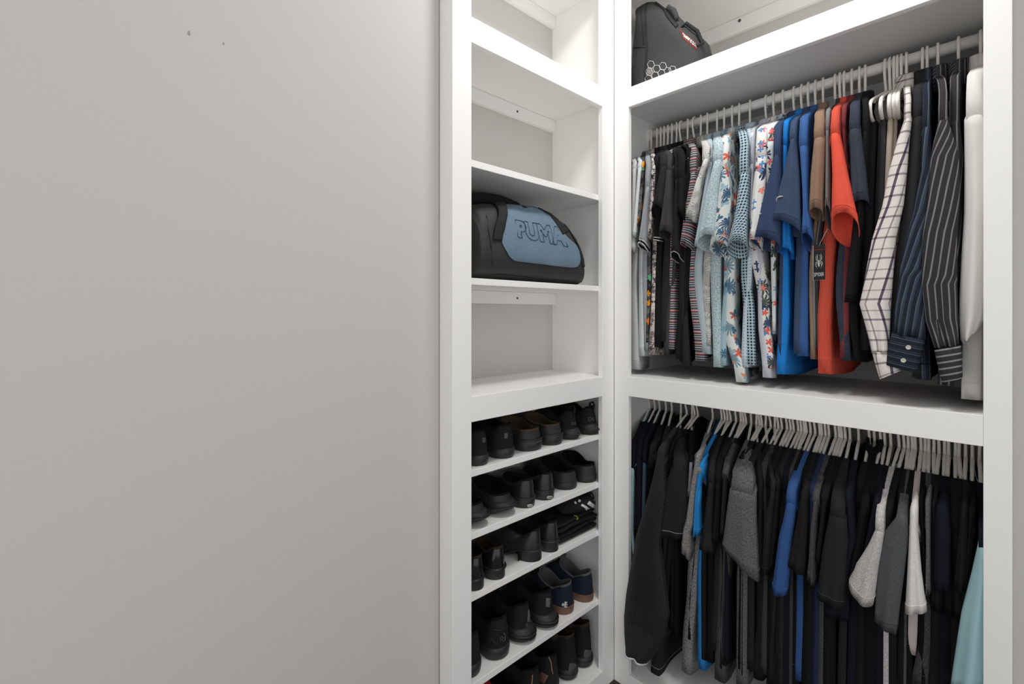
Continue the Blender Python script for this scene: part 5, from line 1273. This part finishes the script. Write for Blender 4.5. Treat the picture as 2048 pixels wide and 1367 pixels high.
def letters_quad(bv, name, txt, quad, mat, parent, rad, eps=0.0012):
    """outlined letters stretched over a four-cornered area given in photo pixels (tl, tr, br, bl)"""
    vs, fs = text_mesh(txt, 1.0, 0.06, 0.0, 0.0)
    x0, x1 = min(v.x for v in vs), max(v.x for v in vs); y0, y1 = min(v.y for v in vs), max(v.y for v in vs)
    # boundary edges only, drawn as stitched lines
    cnt = {}
    for f in fs:
        for a, b in zip(f, f[1:] + f[:1]): cnt[tuple(sorted((a, b)))] = cnt.get(tuple(sorted((a, b))), 0) + 1
    tl, tr, br, bl = (Vector(q) for q in quad)
    P = []
    for v in vs:
        a = (v.x - x0) / (x1 - x0); b = 1 - (v.y - y0) / (y1 - y0)
        q = tl.lerp(tr, a).lerp(bl.lerp(br, a), b); p, nn = cast(bv, q.x, q.y); P.append(p + nn * eps)
    m = MB()
    for (a, b), c in cnt.items():
        if c == 1: m.tube([P[a], P[b]], rad, 5)
    return m.build(name, mat, parent, True)
letters_quad(bp, 'PUMA_lettering'.split('_')[1], 'PUMA', [zb2(590, 452), zb2(1030, 525), zb2(1075, 700), zb2(620, 612)], LETB, pan, 0.0009)
stroke(bv, 'piping', [zb2(*p) for p in ((318, 300), (332, 420), (350, 560), (372, 700), (384, 850), (390, 955))], 0.0018, PIPEK, db, 0.001)
stroke(bv, 'piping', [zb2(*p) for p in ((400, 945), (600, 960), (800, 985), (1000, 1000), (1200, 1015))], 0.0012, PIPEK, db, 0.001)
band_on(bv, 'handle_strap', [zb2(*p) for p in ((425, 640), (440, 520), (468, 420), (455, 330), (395, 262))], 9, WEB, du, 0.003, 0.006)
band_on(bv, 'handle_strap', [zb2(*p) for p in ((815, 312), (890, 350), (955, 430), (1000, 490), (1050, 572))], 7, WEB, du, 0.002, 0.0)
band_on(bv, 'side_strap', [zb2(*p) for p in ((1010, 500), (1075, 500), (1130, 550), (1175, 630), (1208, 750), (1228, 880))], 6, WEB, du, 0.0015, 0.0)
# rolled shoulder pad on top, at the back of the bag
m = MB(); m.tube([(-0.20, -0.60, ZD + 0.232), (-0.195, -0.54, ZD + 0.268), (-0.19, -0.47, ZD + 0.280), (-0.185, -0.40, ZD + 0.283), (-0.18, -0.33, ZD + 0.275), (-0.17, -0.26, ZD + 0.245)], [0.012, 0.018, 0.020, 0.019, 0.015, 0.008], 12)
m.build('shoulder_pad', WEB, du, True)

# -- dark grey gear bag at the top right
ZB_ = 2.163
ba = empty('gear_bag', (0.14, 0.15, ZB_), 'dark grey bag with white hexagon print on the top shelf', 'bag')
XR = [(2.163, 0.272), (2.22, 0.280), (2.271, 0.279), (2.311, 0.264), (2.361, 0.228), (2.419, 0.184), (2.456, 0.150), (2.497, 0.112), (2.516, 0.080)]
rings = []; N = 64
for i in range(44):
    v = i / 43; z = ZB_ + 0.0006 + 0.353 * v; xr = interp(z, XR); xl = 0.006 + 0.02 * v * v
    y0 = 0.062 + 0.03 * v ** 3; y1 = 0.262 - 0.04 * v ** 2
    e = 1.0 if v < 0.93 else math.sqrt(max(0.05, 1 - ((v - 0.93) / 0.072) ** 2))
    r = []
    for k in range(N):
        a = 2 * PI * k / N
        cx = math.copysign(abs(math.cos(a)) ** 0.55, math.cos(a)); sy = math.copysign(abs(math.sin(a)) ** 0.55, math.sin(a))
        wr = 0.003 * math.sin(22 * z + 3 * a) + 0.002 * math.sin(47 * z - 5 * a)
        r.append(((xl + xr) / 2 + cx * ((xr - xl) / 2 * (0.4 + 0.6 * e)) + wr * (1 if cx > -0.9 else 0), (y0 + y1) / 2 + sy * ((y1 - y0) / 2 * e) + wr, z))
    rings.append(r)
v_, f_ = loft(rings, True, True, True)
bb = mesh_obj('body', v_, f_, GNY, ba, True); fix_normals(bb)
bv = bvh_of(bb)
def za(x, y): return (1240 + x / 4.5575, y / 4.5575)
for dx in (0, 14):
    stroke(bv, 'seam_piping', [za(x + dx, y) for x, y in ((262, 8), (232, 35), (225, 100), (228, 220), (232, 330), (240, 430), (232, 540), (225, 640), (222, 720))], 0.0016, PIPEK, bb, 0.001)
stroke(bv, 'zip', [za(x, y) for x, y in ((250, 10), (205, 50), (196, 120), (205, 220), (214, 320), (218, 410))], 0.0018, PIPEK, bb, 0.001)
stroke(bv, 'pocket_seam', [za(x, y) for x, y in ((92, 440), (140, 428), (190, 432), (240, 432))], 0.0012, PIPEK, bb, 0.001)
band_on(bv, 'top_strap', [za(x, y) for x, y in ((322, 20), (400, 78), (440, 150), (520, 245))], 3.5, PIPEK, ba, 0.001, 0.001)
m = MB()
p0, n0 = cast(bv, *za(420, 100)); p1, n1 = cast(bv, *za(500, 190))
m.tube([p0, p0 + Vector((0.008, 0, 0.010)), (p0 + p1) / 2 + Vector((0.012, 0, 0.014)), p1 + Vector((0.008, 0, 0.007)), p1], [0.006, 0.008, 0.009, 0.008, 0.005], 10); m.build('carry_handle', GNY, ba, True)
p0, n0 = cast(bv, *za(560, 250)); p1, n1 = cast(bv, *za(700, 420))
m = MB(); m.tube([p0, p0 + Vector((0.012, 0.01, 0.014)), (p0 + p1) / 2 + Vector((0.020, 0.02, 0.018)), p1 + Vector((0.012, 0.02, 0.012)), p1], [0.004, 0.006, 0.007, 0.006, 0.004], 10); m.build('side_handle', WEB, ba, True)
REDP = paint('red_patch_border', (178, 62, 52), 0.6, 0.2)
def quad_patch(bv, name, quad, mat, parent, eps):
    tl, tr, br, bl = (Vector(q) for q in quad); vs = []; fs = []; n = 8
    for j in range(n + 1):
        for i in range(n + 1):
            q = tl.lerp(tr, i / n).lerp(bl.lerp(br, i / n), j / n); p, nn = cast(bv, q.x, q.y); vs.append(p + nn * eps)
    for j in range(n):
        for i in range(n):
            k = j * (n + 1) + i; fs.append((k, k + 1, k + n + 2, k + n + 1))
    o = mesh_obj(name, vs, fs, mat, parent, True); m = o.modifiers.new('thickness', 'SOLIDIFY'); m.thickness = 0.0008; m.offset = 0; return o
pt = quad_patch(bv, 'patch', [za(548, 274), za(684, 388), za(704, 460), za(572, 346)], REDP, bb, 0.0012)
quad_patch(bv, 'patch_field', [za(556, 285), za(682, 394), za(697, 448), za(578, 340)], PIPEK, pt, 0.0020)
vs, fs = text_mesh('SIMPSON', 1.0, 0.03)
x0, x1 = min(v.x for v in vs), max(v.x for v in vs); y0, y1 = min(v.y for v in vs), max(v.y for v in vs)
tl, tr, br, bl = (Vector(za(*q)) for q in ((566, 298), (680, 396), (692, 440), (582, 340)))
out = []
for v in vs:
    a = (v.x - x0) / (x1 - x0); b = 1 - (v.y - y0) / (y1 - y0); q = tl.lerp(tr, a).lerp(bl.lerp(br, a), b); p, nn = cast(bv, q.x, q.y); out.append(p + nn * 0.0028)
mesh_obj('lettering', out, fs, PIPE, pt, False)
m = MB()
for (cx, cy) in ((283, 590), (336, 628), (393, 604), (268, 655), (322, 690), (380, 668), (437, 650), (480, 636), (262, 720)):
    pts = []
    for k in range(6):
        a = PI / 3 * k + 0.15; q = za(cx + 34 * math.cos(a), cy + 36 * math.sin(a)); p, nn = cast(bv, *q); pts.append(p + nn * 0.0012)
    m.tube(pts, 0.0010, 5, closed=True)
m.build('hexagon_print', PIPE, bb, True)
GFIL = paint('light_grey_print', (128, 128, 128), 0.7, 0.2)
patch_on(bv, 'hexagon_fill', *za(268, 655), 5.5, 5.5, GFIL, bb, 0.15, rnd=0.7)
